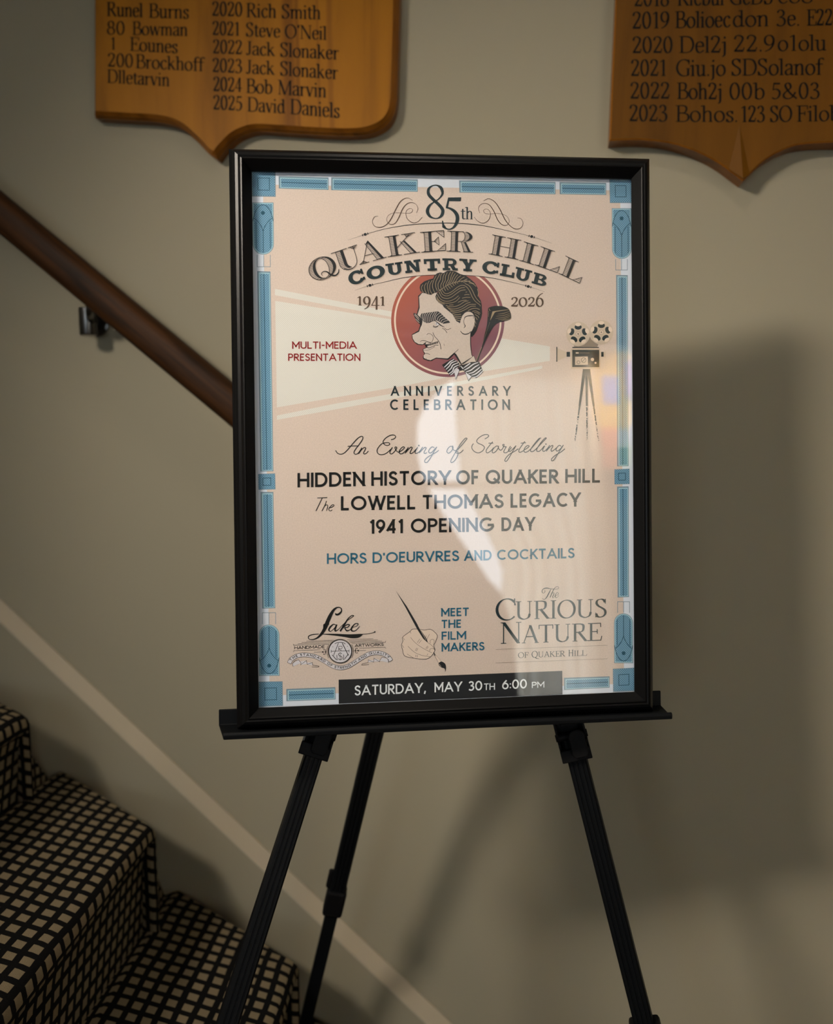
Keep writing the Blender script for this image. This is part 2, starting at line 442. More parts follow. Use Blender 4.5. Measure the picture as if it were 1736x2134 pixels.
stairs = tag(empty('staircase', (-.9, -.5, 0)), 'staircase carpeted in a black lattice on tan, rising to the left', 'staircase')
nose = {3: on_y(614, 2012, -.15), 4: on_y(316, 1730, -.15), 5: on_y(57, 1555, -.15)}
RISE = nose[4].z - nose[3].z
ZB = nose[3].z + .016 - 3 * RISE               # the lowest riser makes up the rest to the floor
RUN = nose[3].x - nose[4].x
def nose_x(k): return nose[k].x if k in nose else (nose[3].x + (3 - k) * RUN if k < 3 else nose[5].x - (k - 5) * RUN)
SKEW = 0.10                                   # noses run slightly across
def step(k):
    z = ZB + RISE * k - (.035 if k >= 5 else 0)
    zb = max(0, ZB + RISE * (k - 1)) - (.02 if k > 1 else 0)
    xn = nose_x(k)
    xb = nose_x(k + 1) - 0.06
    prof, s = [], 0.0
    R = .020
    pts = [(xb, z, 0.002)]
    for i in range(1, 7):
        u = i / 6
        pts.append((xb + (xn - R - xb) * u, z + .004 * sin(pi * u) + .026 * (1 - u) ** 1.3, .002 + .148 * u))
    for i in range(1, 7):
        a = pi / 2 - pi * i / 6
        pts.append((xn - R + R * cos(a), z - R + R * sin(a), .15 + .004 * sin(a)))
    xr0 = xn - R - .004
    for i in range(1, 6):
        u = i / 5
        pts.append((xr0 - .014 * u, (z - 2 * R) + (zb - z + 2 * R) * u, .15 - .146 * u * .95))
    rows, d, prev = [], 0, None
    for (x, zz, yo) in pts:
        if prev: d += hypot(x - prev[0], zz - prev[1])
        prev = (x, zz)
        rows.append((x, zz, yo, d))
    NY = 16
    me = bpy.data.meshes.new('step')
    V, F, UV = [], [], []
    for (x, zz, yo, d) in rows:
        for j in range(NY + 1):
            y = -yo + (-(.56 if k <= 3 else .66) + yo) * j / NY
            r = 0
            # soft rounding where the carpet turns down at the wall end
            if j == 0: zz2 = zz - .004
            else: zz2 = zz
            V.append((x - SKEW * (y + .08) + .9, y + .5, zz2)); UV.append((d + .37 * k, y))
    n = NY + 1
    for i in range(len(rows) - 1):
        for j in range(NY):
            F.append((i * n + j, (i + 1) * n + j, (i + 1) * n + j + 1, i * n + j + 1))
    # wall-side cheek so that the step is a solid block
    base = len(V)
    for (x, zz, yo, d) in rows:
        V.append((x - SKEW * (-yo + .08) + .9, -yo + .5, zz - .004)); UV.append((d, zz))
    for (x, zz, yo, d) in rows:
        V.append((x - SKEW * (-yo + .08) + .9, -yo + .5, min(zz - .004, zb))); UV.append((d, zb))
    m = len(rows)
    for i in range(m - 1):
        F.append((base + i, base + m + i, base + m + i + 1, base + i + 1))
    me.from_pydata(V, [], F)
    l = me.uv_layers.new(name='UVMap')
    for p in me.polygons:
        p.use_smooth = p.index < (len(rows) - 1) * NY
        for li in p.loop_indices:
            l.data[li].uv = UV[me.loops[li].vertex_index]
    me.materials.append(M_CARPET)
    o = bpy.data.objects.new('step', me); COL.objects.link(o); o.parent = stairs
    # painted solid body of the step under its carpet
    yf, yb_ = -(.552 if k <= 3 else .652), -.17
    b = MB()
    c = lambda x, y, zz: (x - SKEW * (y + .08) + .9, y + .5, zz)
    x0_, x1_ = nose_x(k + 1) - .048, xn - .048
    b.loops([[c(x0_, yf, zz), c(x1_, yf, zz), c(x1_, yb_, zz), c(x0_, yb_, zz)] for zz in (0, z - .012)], 0, True, True, True)
    b.build('step_body', M_WHITE, o)
    return o
for k in range(1, 8):
    step(k)

# ================================================================== handrail
def railpt(x, y): return on_y(x, y, -.075)
r0, r1 = railpt(-60, 392), railpt(560, 906)
b = MB()
RW_, RH = .024, .0285
prof = [(RW_ * (abs(cos(a)) ** .75) * (1 if cos(a) > 0 else -1), RH * (abs(sin(a)) ** .75) * (1 if sin(a) > 0 else -1)) for a in [2 * pi * k / 28 for k in range(28)]]
rail = tag(empty('handrail', (r0 + r1) / 2), 'dark walnut handrail on the wall to the left of the poster', 'handrail')
off = (r0 + r1) / 2
b.beam(r0 - off - (r1 - r0).normalized() * .9, r1 - off, prof, (0, 0, 1))
b.build('rail', M_RAIL, rail, smooth=50)
bw = on_y(184, 672, -.034)
n = 24
c = bw - off
y0 = -off.y
br = MB()
def ringz(r, z, sq=1): return [(c.x + r * cos(2 * pi * k / n), c.y + r * sin(2 * pi * k / n), c.z + z) for k in range(n)]
br.loops([ringz(.0005, .0245), ringz(.0140, .0245), ringz(.0152, .0232), ringz(.0152, -.020), ringz(.0140, -.0225), ringz(.0005, -.0225)], 0, True, True, True)
brk = br.build('rail_bracket', M_NICKEL, rail, smooth=30)
br = MB()
br.loops([[(c.x - .004 + r * cos(2 * pi * k / n), y, c.z + .004 + r * sin(2 * pi * k / n)) for k in range(n)] for r, y in ((.024, y0), (.024, y0 - .004), (.018, y0 - .006), (.0095, y0 - .007), (.0095, c.y))], 0, True, True, True)
br.build('wall_rosette', M_NICKEL, brk, smooth=30)
br = MB()
br.tube([(c.x + .010, c.y - .006, c.z + .004), (c.x + .020, c.y - .026, c.z + .010), (c.x + .030, c.y - .040, c.z + .028)], [.008, .0075, .007], 16)
br.build('bracket_arm', M_NICKEL, brk, smooth=1)

# ================================================================== honour boards
def inset(pts, d):
    n = len(pts); out = []
    A = sum(pts[i][0] * pts[(i + 1) % n][1] - pts[(i + 1) % n][0] * pts[i][1] for i in range(n))
    sg = 1 if A > 0 else -1
    for i in range(n):
        p0, p, p1 = pts[i - 1], pts[i], pts[(i + 1) % n]
        e0 = Vector((p[0] - p0[0], p[1] - p0[1])).normalized(); e1 = Vector((p1[0] - p[0], p1[1] - p[1])).normalized()
        n0 = Vector((-e0.y, e0.x)) * sg; n1 = Vector((-e1.y, e1.x)) * sg
        m_ = n0 + n1
        m_ = m_ / max(m_.length_squared / 2, .5)
        out.append((p[0] + m_.x * d, p[1] + m_.y * d))
    return out

BD = .032
def board(name, px, label, m, steps):
    P = [on_y(x, y, -BD) for x, y in px]
    o = Vector((sum(p.x for p in P) / len(P), 0, sum(p.z for p in P) / len(P)))
    e = tag(empty(name, o), label, 'honour board')
    pl = [(p.x - o.x, p.z - o.z) for p in P]
    b = MB()
    L = [[(x, y, z) for x, z in inset(pl, d)] for d, y in steps]
    b.loops(L, 1, True)
    n = len(pl); s = len(b.v)
    b.v += L[-1]
    for tri in tessellate_polygon([[Vector((x, z, 0)) for x, y, z in L[-1]]]):
        b.f.append(tuple(s + i for i in tri)); b.m.append(0)
    bm_o = b.build('panel', [m, M_BEDGE], e)
    import bmesh
    bm = bmesh.new(); bm.from_mesh(bm_o.data)
    bmesh.ops.remove_doubles(bm, verts=bm.verts, dist=1e-6)
    bmesh.ops.recalc_face_normals(bm, faces=bm.faces); bm.to_mesh(bm_o.data); bm.free()
    return e, o
left_px = [(190, -190), (190, 0), (190, 120), (190, 240)] + sm([(190, 240), (260, 244), (330, 249), (372, 262), (405, 290), (430, 316), (447, 327)], 5)[1:] + \
    sm([(447, 327), (464, 305), (490, 281), (528, 268), (580, 270), (660, 275), (725, 277), (770, 272), (802, 255), (819, 228), (824, 190)], 5)[1:] + [(827, 90), (829, 0), (832, -190)]
right_px = [(1291, -190), (1283, 0), (1276, 150), (1270, 293)] + sm([(1270, 293), (1330, 291), (1390, 297), (1445, 313), (1495, 338), (1530, 363), (1549, 377)], 5)[1:] + \
    sm([(1549, 377), (1568, 358), (1600, 330), (1650, 305), (1710, 297), (1790, 297), (1845, 296)], 5)[1:] + [(1845, 150), (1845, -190)]
BL, BLo = board('honour_board', left_px, 'golden maple shield board with rounded corner, ending in the year 2025', M_BOARD, [(0, 0), (0, -.019), (.0022, -.022), (.0022, -.0245), (.0075, -BD)])
BR, BRo = board('honour_board.001', right_px, 'amber shield board, toned dark for dim light, above the top right of the poster frame, creased at its point', M_BOARD_SHADED, [(0, 0), (0, -BD + .002), (.002, -BD)])
# darker streaks in the grain of the left board
nt = M_BOARD.node_tree; pb = nt.nodes['Principled BSDF']
src = pb.inputs['Base Color'].links[0].from_socket
tc = nt.nodes.new('ShaderNodeTexCoord'); sx = nt.nodes.new('ShaderNodeSeparateXYZ'); nt.links.new(tc.outputs['Object'], sx.inputs[0])
nz = nt.nodes.new('ShaderNodeTexNoise'); nz.inputs['Scale'].default_value = 7; nt.links.new(tc.outputs['Object'], nz.inputs['Vector'])
def mth(op, a, c):
    n = nt.nodes.new('ShaderNodeMath'); n.operation = op; n.use_clamp = op == 'SUBTRACT' and not isinstance(c, float)
    for i, v in enumerate((a, c)):
        if isinstance(v, (int, float)): n.inputs[i].default_value = v
        else: nt.links.new(v, n.inputs[i])
    return n.outputs[0]
xx = mth('ADD', sx.outputs[0], mth('MULTIPLY', nz.outputs['Fac'], .012))
for px_, wd, amt in ((604, .013, .55), (690, .006, .40), (622, .004, .5), (665, .003, .3)):
    c0 = (on_y(px_, 160, -BD) - BLo).x + .006
    d = mth('DIVIDE', mth('ABSOLUTE', mth('SUBTRACT', xx, float(c0)), 0.0), wd)
    f = nt.nodes.new('ShaderNodeMapRange'); f.inputs[1].default_value = .35; f.inputs[2].default_value = 1.1; f.inputs[3].default_value = amt; f.inputs[4].default_value = 0
    nt.links.new(d, f.inputs[0])
    mxr = nt.nodes.new('ShaderNodeMix'); mxr.data_type = 'RGBA'
    nt.links.new(f.outputs[0], mxr.inputs[0]); nt.links.new(src, mxr.inputs[6]); mxr.inputs[7].default_value = srgb(92, 46, 8)
    src = mxr.outputs[2]
nt.links.new(src, pb.inputs['Base Color'])
# routed keel at the point of the right board
b = MB()
k1, k2, k3 = [on_y(x, y, -BD - .0005) for x, y in [(1541, 258), (1549, 374), (1519, 352)]]
k4 = on_y(1562, 362, -BD - .0005)
rid = on_y(1541, 262, -BD - .0065)
kk = on_y(1548.5, 372, -BD - .0065)
for tri in ((k1, k3, kk), (k1, kk, k4)):
    b.poly([p - BRo for p in tri])
b.poly([p - BRo for p in (k3, k2, kk)]); b.poly([p - BRo for p in (k2, k4, kk)])
b.build('carved_point', M_BOARD_SHADED, BR)
# ================================================================== the framed poster (local axes: x right, y into the wall, z up the sheet)
PXc = RW @ Vector((.99520579, -.01986412, .09576457))
PUc = -(RW @ Vector((.01021793, .99984351, .0144413)))
PXv = PXc.normalized()
PUv = (PUc - PXv * PUc.dot(PXv)).normalized()
PIv = PUv.cross(PXv)                           # into
TLw = CAM + RW @ Vector((-.18731551, -.38733314, .90114241))
P0w = TLw - PUv * .612 + PXv * .2225
PM = Matrix.Translation(P0w) @ Matrix((PXv, PIv, PUv)).transposed().to_4x4()
PMI = PM.inverted()
CAML = PMI @ CAM
PR = PMI.to_3x3()
def pp(x, y, yl=0.0):                          # photo position -> point of the sheet plane (local)
    d = PR @ ray(x, y)
    return CAML + d * ((yl - CAML.y) / d.y)

poster = tag(empty('framed_poster', matrix=PM), 'black framed anniversary poster under glass standing on the easel tray', 'poster')
YL = -.004
ci = [pp(*c, YL) for c in [(524.4, 356.5), (1315.6, 373.1), (1322.3, 1441.6), (539.1, 1475.2)]]   # TL TR BR BL of the opening
sgn = [(-1, 1), (1, 1), (1, -1), (-1, -1)]
prof = [(.0036, .014), (.0036, -.0033), (.0, -.0033), (0, YL - .001), (.0078, -.0150), (.0088, -.0160), (.0100, -.0155), (.0108, -.0146), (.0126, -.0154),
        (.0156, -.0142), (.0159, -.0134), (.0186, -.0105), (.0189, -.0097), (.0212, -.0060), (.0215, -.0048), (.0226, -.0036), (.0226, .014)]
NAMES = []
for i in range(4):                             # four mitred rails: top, right, bottom, left
    b = MB()
    L = []
    for c in (i, (i + 1) % 4):
        L.append([(ci[c].x + sgn[c][0] * o * (1.10 if sgn[c][0] < 0 else 1.0), y, ci[c].z + sgn[c][1] * o * (1.08 if sgn[c][1] > 0 else 1.0)) for o, y in prof])
    b.loops(L, 0, True, True, True)
    b.build('frame_rail', M_FRAME, poster)
b = MB(); x0, x1 = ci[3].x - .014, ci[1].x + .014
b.abox(min(ci[0].x, ci[3].x) - .003, max(ci[1].x, ci[2].x) + .003, .0015, .006, ci[2].z - .003, ci[0].z + .003)
b.build('backing_board', mat('brown_backing', (.12, .08, .05, 1), .8), poster)

def glass_mat():
    m = bpy.data.materials.new('picture_glass'); m.use_nodes = True
    nt = m.node_tree; nt.nodes.remove(nt.nodes['Principled BSDF'])
    tr = nt.nodes.new('ShaderNodeBsdfTransparent'); tr.inputs[0].default_value = (.985, .99, .988, 1)
    gl = nt.nodes.new('ShaderNodeBsdfGlossy'); gl.inputs['Roughness'].default_value = .012
    fr = nt.nodes.new('ShaderNodeFresnel'); fr.inputs[0].default_value = 1.75
    ge = nt.nodes.new('ShaderNodeNewGeometry')          # thin pane: reflect once, on the face the light meets first
    mu = nt.nodes.new('ShaderNodeMath'); mu.operation = 'SUBTRACT'; mu.use_clamp = True
    nt.links.new(fr.outputs[0], mu.inputs[0]); nt.links.new(ge.outputs['Backfacing'], mu.inputs[1])
    mx = nt.nodes.new('ShaderNodeMixShader')
    nt.links.new(mu.outputs[0], mx.inputs[0]); nt.links.new(tr.outputs[0], mx.inputs[1]); nt.links.new(gl.outputs[0], mx.inputs[2])
    nt.links.new(mx.outputs[0], nt.nodes['Material Output'].inputs[0])
    return m
b = MB()
b.abox(min(ci[0].x, ci[3].x) - .0028, max(ci[1].x, ci[2].x) + .0028, -.0030, -.0010, ci[2].z - .0028, ci[0].z + .0028)
b.build('glass_pane', glass_mat(), poster)

# ================================================================== easel
easel = tag(empty('display_easel', (P0w.x, P0w.y + .05, 0)), 'black aluminium tripod display easel holding the framed poster', 'easel')
EI = Matrix.Translation(-easel.location)
ec = lambda p: EI @ Vector(p)                  # world -> easel local
zb = min(ci[2].z, ci[3].z) - .0228             # underside of the frame in sheet axes
xl = pp(456, 1487, .016).x; xr = pp(1377, 1450, .016).x
b = MB()
# tray: back plate, shelf and rolled lip as one bent section swept along x
sec = [(.0185, zb + .0175), (.0155, zb + .0175), (.0155, zb - .0002), (-.021, zb - .0022), (-.0235, zb + .002), (-.0262, zb + .0022), (-.0278, zb - .0005),
       (-.0272, zb - .0052), (-.024, zb - .0062), (.0185, zb - .0042)]
cl = .004
L = [[ec(PM @ Vector((x + (dx * min(1, max(0, -y / .024)) if y < 0 else 0), y, z))) for y, z in sec] for x, dx in ((xl, .011), (xr, -.004))]
b.loops(L, 0, True, True, True)
b.build('tray', M_ALU, easel, bevel=.0008)

def alu_prof(w_, d_):                          # ribbed tube section: a across, b towards the viewer
    g = .0012; a = w_ / 2; f = d_ / 2
    return [(-a, -f), (a, -f), (a, f - .002), (a - .002, f), (a * .55, f), (a * .50, f - g), (a * .40, f - g), (a * .35, f), (a * .06, f), (a * .01, f - g), (-a * .09, f - g), (-a * .14, f),
            (-a * .45, f), (-a * .50, f - g), (-a * .60, f - g), (-a * .65, f), (-a + .002, f), (-a, f - .002)]
TO_CAM = lambda p: (CAM - Vector(p)).normalized()
def to_floor(p, q, z=0.0):
    p, q = Vector(p), Vector(q)
    return p + (q - p) * ((z - p.z) / (q.z - p.z))
apex = PM @ Vector((.012, .062, .44))
LT, LB_ = at_depth(653, 1575, .965), at_depth(477, 2124, .885)
RT, RB_ = at_depth(1204, 1585, .985), at_depth(1341, 2127, .975)
def leg(top, bot, w_, d_, collar=None, taper=1.0):
    p0 = top + (top - bot).normalized() * .035
    foot = to_floor(top, bot, .012)
    up = TO_CAM((top + bot) / 2); up.z *= .3
    b = MB()
    b.beam(ec(p0), ec(foot), alu_prof(w_, d_), up, taper=taper)
    o = b.build('leg', M_ALU, easel)
    b = MB(); t = (foot - p0).normalized()
    b.tube([ec(foot - t * .03), ec(foot), ec(foot + t * .004)], [.016, .017, .012], 16)
    b.build('rubber_foot', M_PLAST, o, smooth=40)
    if collar is not None:
        c = top + (bot - top) * collar
        b = MB(); k = .019
        b.beam(ec(c), ec(c + t * .07), [(-k, -k * .8), (k, -k * .8), (k, k * .8), (-k, k * .8)], up)
        b.build('leg_collar', M_PLAST, o, bevel=.004)
    return o, t, up
legL = leg(LT, LB_, .0215, .020, taper=1.30)
legR = leg(RT, RB_, .0232, .020, 1.005)
# upper mast pieces behind the poster, from the brackets to the apex
for T_, B_ in ((LT, LB_), (RT, RB_)):
    t = (B_ - T_).normalized()
    b = MB()
    b.beam(ec(apex), ec(T_ - t * .02 + PIv * .012), [(-.009, -.006), (.009, -.006), (.009, .006), (-.009, .006)], -PIv)
    b.build('mast_bar', M_ALU, easel, bevel=.001)
b = MB(); b.box(ec(apex), PXv * .028, PIv * .016, PUv * .032); b.build('top_hinge', M_PLAST, easel, bevel=.004)

# rear leg: from the apex back to the floor near the wall
def on_line(px0, px1, y_w, z_w):               # point with given y and z lying in the sight plane through two photo points
    n = ray(*px0).cross(ray(*px1))
    x = CAM.x - (n.y * (y_w - CAM.y) + n.z * (z_w - CAM.z)) / n.x
    return Vector((x, y_w, z_w))
rf = on_line((785, 1512), (636, 2134), -.055, .012)
ra = on_line((785, 1512), (636, 2134), apex.y + .02, apex.z)
tr = (rf - ra).normalized()
def rear_at(px, py):                           # point of the rear leg at a photo row
    d = ray(px, py); n = d.cross(Vector((1, 0, 0)))
    k = n.dot(CAM - ra) / n.dot(tr)
    return ra + tr * k
rj0, rj1 = rear_at(712, 1856), rear_at(700, 1902)
upR = TO_CAM(rj0); upR.z *= .3
b = MB(); b.beam(ec(ra), ec(rj1), alu_prof(.0245, .018), upR); rl = b.build('leg', M_ALU, easel)
b = MB(); b.beam(ec(rj0), ec(rf), [(-.0098, -.007), (.0098, -.007), (.0098, .007), (-.0098, .007)], upR); b.build('lower_tube', M_ALU, rl)
b = MB()
side = tr.cross(upR).normalized()
k = .0155
b.beam(ec(rj0 - tr * .004), ec(rj1), [(-k, -.012), (k, -.012), (k, .012), (-k, .012)], upR)
b.build('leg_collar', M_PLAST, rl, bevel=.004)
b = MB()
sL = side if (RW.transposed() @ side).x < 0 else -side
c0 = rj0 - tr * .020 + sL * .0150
b.box(ec(c0), sL * .0042, tr * .017, upR.normalized() * .006)
b.build('clamp_lever', M_PLAST, rl, bevel=.003)
b = MB(); b.tube([ec(rf - tr * .03), ec(rf), ec(rf + tr * .004)], [.014, .015, .011], 16); b.build('rubber_foot', M_PLAST, rl, smooth=40)

# hinge brackets between tray and front legs
def bracket(top, bot, flip, rise):
    t = (bot - top).normalized()
    f = TO_CAM(top); f = (f - t * f.dot(t)).normalized()
    s = t.cross(f).normalized()
    if (RW.transposed() @ s).x < 0: s = -s     # s points right
    o = MB()
    c = top - t * rise + f * .004
    w_ = .0185
    o.box(ec(c - f * .010), s * w_, f * .003, t * .023)                  # back of the channel
    hb = o.build('hinge_bracket', M_PLAST, easel, bevel=.0012)
    for sd, m_ in ((-1, M_STEEL if flip else M_PLAST), (1, M_PLAST)):
        b = MB()
        q = [(-.030, -.010), (-.030, .010)] + [(-.014 + .012 * sin(a) * 1.0, .010 - .004 + .004 * cos(a)) for a in (.4, .9, 1.4)] + [(.002, .004), (.023, .003), (.023, -.010)]
        La = [[ec(c + s * (sd * (w_ - .0012) + e) + t * u + f * v) for u, v in q] for e in (-.0012, .0012)]
        b.loops(La, 0, True, True, True)
        b.build('bracket_cheek', m_, hb)
    b = MB(); b.box(ec(c + t * .016 + f * .001), s * w_, f * .012, t * .0075); b.build('leg_socket', M_PLAST, hb, bevel=.001)
    # thumb lever: rounded tab in front of the channel
    b = MB(); n = 12
    lw, lh = .0098, .0165
    lc = c + f * .0155 + s * (.0045 if flip else .0055) + t * .002
    out = [(lw * cos(a), -lh + lw * .8 - lw * .9 * sin(a)) for a in [pi * i / n for i in range(n + 1)]] + [(-lw, lh - .004), (-lw * .7, lh), (lw * .7, lh), (lw, lh - .004)]
    La = [[ec(lc + s * u + t * v + f * e) for u, v in out] for e in (-.003, .003)]
    b.loops(La, 0, True, True, True); b.build('thumb_lever', M_PLAST, hb, bevel=.001)
    b = MB(); b.tube([ec(c - s * (w_ + .0012) - t * .006 + f * .004), ec(c + s * (w_ + .0012) - t * .006 + f * .004)], .0045, 14)
    b.build('hinge_pin', M_PLAST, hb, smooth=40)
    if not flip:                               # ribbed slide above the lever
        b = MB()
        for i in range(7):
            b.box(ec(c - t * .030 + f * .008 + s * (-.012 + .004 * i)), s * .0013, f * .004, t * .009)
        b.build('slide_ribs', M_PLAST, hb)
    # short stem into the tray
    b = MB(); b.box(ec(c - t * .034 - f * .002), s * .0165, f * .006, t * .014); b.build('tray_stem', M_PLAST, hb)
bracket(LT, LB_, True, .022)
bracket(RT, RB_, False, .028)
# ================================================================== lettering and printed artwork
def nums(s): return [float(q) for q in s.split()]
def P(s):                                      # "x,y x,y ..." -> points
    return [tuple(float(c) for c in q.split(',')) for q in s.split()]

class Art:
    """flat printed shapes: photo positions mapped onto a real plane by `to3`"""
    def __init__(s, to3):
        s.to3, s.mb = to3, MB()
        s.lift = 0.0
    def fill(s, pts, mi=0, holes=()):
        loops = [[Vector((x, y, 0)) for x, y in l] for l in (pts, *holes)]
        flat = [p for l in loops for p in l]
        n = len(s.mb.v)
        s.mb.v += [tuple(s.to3(p.x, p.y, s.lift)) for p in flat]
        for t in tessellate_polygon(loops):
            a, b_, c = [flat[i] for i in t]
            if (b_.x - a.x) * (c.y - a.y) - (b_.y - a.y) * (c.x - a.x) < 0: t = t[::-1]
            s.mb.f.append(tuple(n + i for i in t)[::1]); s.mb.m.append(mi)
    def quad(s, q, mi=0):
        a = sum(q[i][0] * q[(i + 1) % len(q)][1] - q[(i + 1) % len(q)][0] * q[i][1] for i in range(len(q)))
        if abs(a) < 1e-9: return
        if a < 0: q = q[::-1]
        n = len(s.mb.v)
        s.mb.v += [tuple(s.to3(x, y, s.lift)) for x, y in q]
        s.mb.f.append(tuple(range(n, n + len(q)))); s.mb.m.append(mi)
    def stroke(s, pts, w, mi=0, closed=False):
        for q in stroke_quads(pts, w, closed): s.quad(q, mi)
    def curve(s, pts, w, mi=0, k=7, closed=False):
        if isinstance(w, (list, tuple)):
            q = sm([(x, y, ww) for (x, y), ww in zip(pts, w)], k, closed)
            s.stroke([(x, y) for x, y, _ in q], [ww for _, _, ww in q], mi, closed)
        else:
            s.stroke(sm(pts, k, closed), w, mi, closed)
    def ell(s, cx, cy, rx, ry, mi=0, n=24, rot=0):
        s.fill([(cx + rx * cos(a) * cos(rot) - ry * sin(a) * sin(rot), cy + rx * cos(a) * sin(rot) + ry * sin(a) * cos(rot)) for a in [2 * pi * i / n for i in range(n)]], mi)
    def shadow(s, dx, dy, mi):                 # printed drop shadow: an offset copy under the letters
        pass
    def build(s, name, mats, parent):
        return s.mb.build(name, mats, parent)

def stroke_quads(pts, w, closed=False, ext=0.0):
    n = len(pts)
    if n < 2: return []
    pts = [tuple(p) for p in pts]
    W = [(w(i) if callable(w) else (w[i] if isinstance(w, (list, tuple)) else w)) / 2 for i in range(n)]
    if ext and not closed:
        for a, c in ((0, 1), (-1, -2)):
            d = hypot(pts[a][0] - pts[c][0], pts[a][1] - pts[c][1]) or 1
            pts[a] = (pts[a][0] + (pts[a][0] - pts[c][0]) / d * ext, pts[a][1] + (pts[a][1] - pts[c][1]) / d * ext)
    L, R = [], []
    for i in range(n):
        a = pts[i - 1] if (i > 0 or closed) else None
        c = pts[(i + 1) % n] if (i < n - 1 or closed) else None
        p = pts[i]
        def unit(u, v):
            d = hypot(v[0] - u[0], v[1] - u[1]) or 1
            return ((v[0] - u[0]) / d, (v[1] - u[1]) / d)
        e0 = unit(a, p) if a else unit(p, c)
        e1 = unit(p, c) if c else e0
        nx, ny = -(e0[1] + e1[1]), e0[0] + e1[0]
        l = hypot(nx, ny) or 1
        nx, ny = nx / l, ny / l
        co = max(.45, nx * -e0[1] + ny * e0[0])
        L.append((p[0] + nx * W[i] / co, p[1] + ny * W[i] / co)); R.append((p[0] - nx * W[i] / co, p[1] - ny * W[i] / co))
    return [[L[i], L[(i + 1) % n], R[(i + 1) % n], R[i]] for i in range(n if closed else n - 1)]

def clip_y(q, lo, hi):
    for lim, sg in ((lo, 1), (hi, -1)):
        out = []
        for i in range(len(q)):
            a, c = q[i - 1], q[i]
            da, dc = (a[1] - lim) * sg, (c[1] - lim) * sg
            if (da < 0) != (dc < 0):
                t = da / (da - dc); out.append((a[0] + (c[0] - a[0]) * t, lim))
            if dc >= 0: out.append(c)
        q = out
        if not q: return q
    return q

# sans capitals: width | strokes.  l line with flat clipped ends, b butt line, a arc, c curve, d dot
SANS = {
'A': '.86|l 0 0 .43 1;l .86 0 .43 1;b .17 .3 .69 .3', 'B': '.6|l 0 0 0 1;b 0 1 .3 1;a .3 .77 .25 .23 90 -90;b 0 .54 .33 .54;a .33 .27 .27 .27 90 -90;b 0 0 .33 0',
'C': '.84|a .48 .5 .48 .5 47 313', 'D': '.76|l 0 0 0 1;b 0 1 .30 1;a .30 .5 .46 .5 90 -90;b 0 0 .30 0', 'E': '.46|l 0 0 0 1;b 0 1 .5 1;b 0 .52 .45 .52;b 0 0 .5 0',
'F': '.44|l 0 0 0 1;b 0 1 .5 1;b 0 .5 .45 .5', 'G': '.95|a .48 .5 .48 .5 47 352;b .55 .46 1.0 .46', 'H': '.72|l 0 0 0 1;l .72 0 .72 1;b 0 .5 .72 .5', 'I': '0|l 0 0 0 1',
'K': '.6|l 0 0 0 1;l 0 .36 .56 1;l .2 .58 .6 0', 'L': '.46|l 0 0 0 1;b 0 0 .5 0', 'M': '.86|l 0 0 0 1;l 0 1 .43 .32;l .86 1 .43 .32;l .86 0 .86 1', 'N': '.7|l 0 0 0 1;l 0 1 .7 0;l .7 0 .7 1',
'O': '1|e .5 .5 .5 .5', 'P': '.54|l 0 0 0 1;b 0 1 .28 1;a .28 .73 .27 .27 90 -90;b 0 .46 .28 .46', 'Q': '1.02|e .5 .5 .5 .5;b .58 .36 1.04 -.03', 'R': '.58|l 0 0 0 1;b 0 1 .28 1;a .28 .73 .27 .27 90 -90;b 0 .46 .3 .46;l .22 .48 .58 0',
'S': '.54|c .52 .82 .43 .95 .27 1 .1 .93 .03 .77 .1 .62 .28 .52 .46 .42 .54 .25 .46 .07 .27 0 .1 .05 0 .2', 'T': '.62|b -.05 1 .67 1;l .31 0 .31 1', 'U': '.66|l 0 1 0 .34;a .33 .33 .33 .33 180 360;l .66 .33 .66 1',
'V': '.76|l 0 1 .38 0;l .76 1 .38 0', 'W': '1.16|l 0 1 .29 0;l .29 0 .58 1;l .58 1 .87 0;l 1.16 1 .87 0', 'Y': '.74|l 0 1 .37 .42;l .74 1 .37 .42;l .37 .45 .37 0',
'1': '.2|l .2 0 .2 1;b .2 .98 -.02 .84', '9': '.6|e .3 .68 .3 .32;c .6 .68 .52 .4 .16 -.02', '6': '.6|e .3 .32 .3 .32;c 0 .32 .08 .6 .44 1.02', '4': '.62|l .46 0 .46 1;l .46 1 0 .24;b -.03 .24 .64 .24',
'3': '.5|c .02 .88 .2 1 .4 .95 .47 .77 .38 .6 .2 .54;c .2 .54 .42 .48 .52 .28 .42 .06 .22 0 0 .1', '0': '.64|e .32 .5 .32 .5', ',': '.05|b .06 .08 -.02 -.2;d .05 .06 .09', '-': '.34|b 0 .47 .34 .47', "'": '0|b 0 1.02 0 .74', ':': '0|d 0 .1 .08;d 0 .55 .08'}

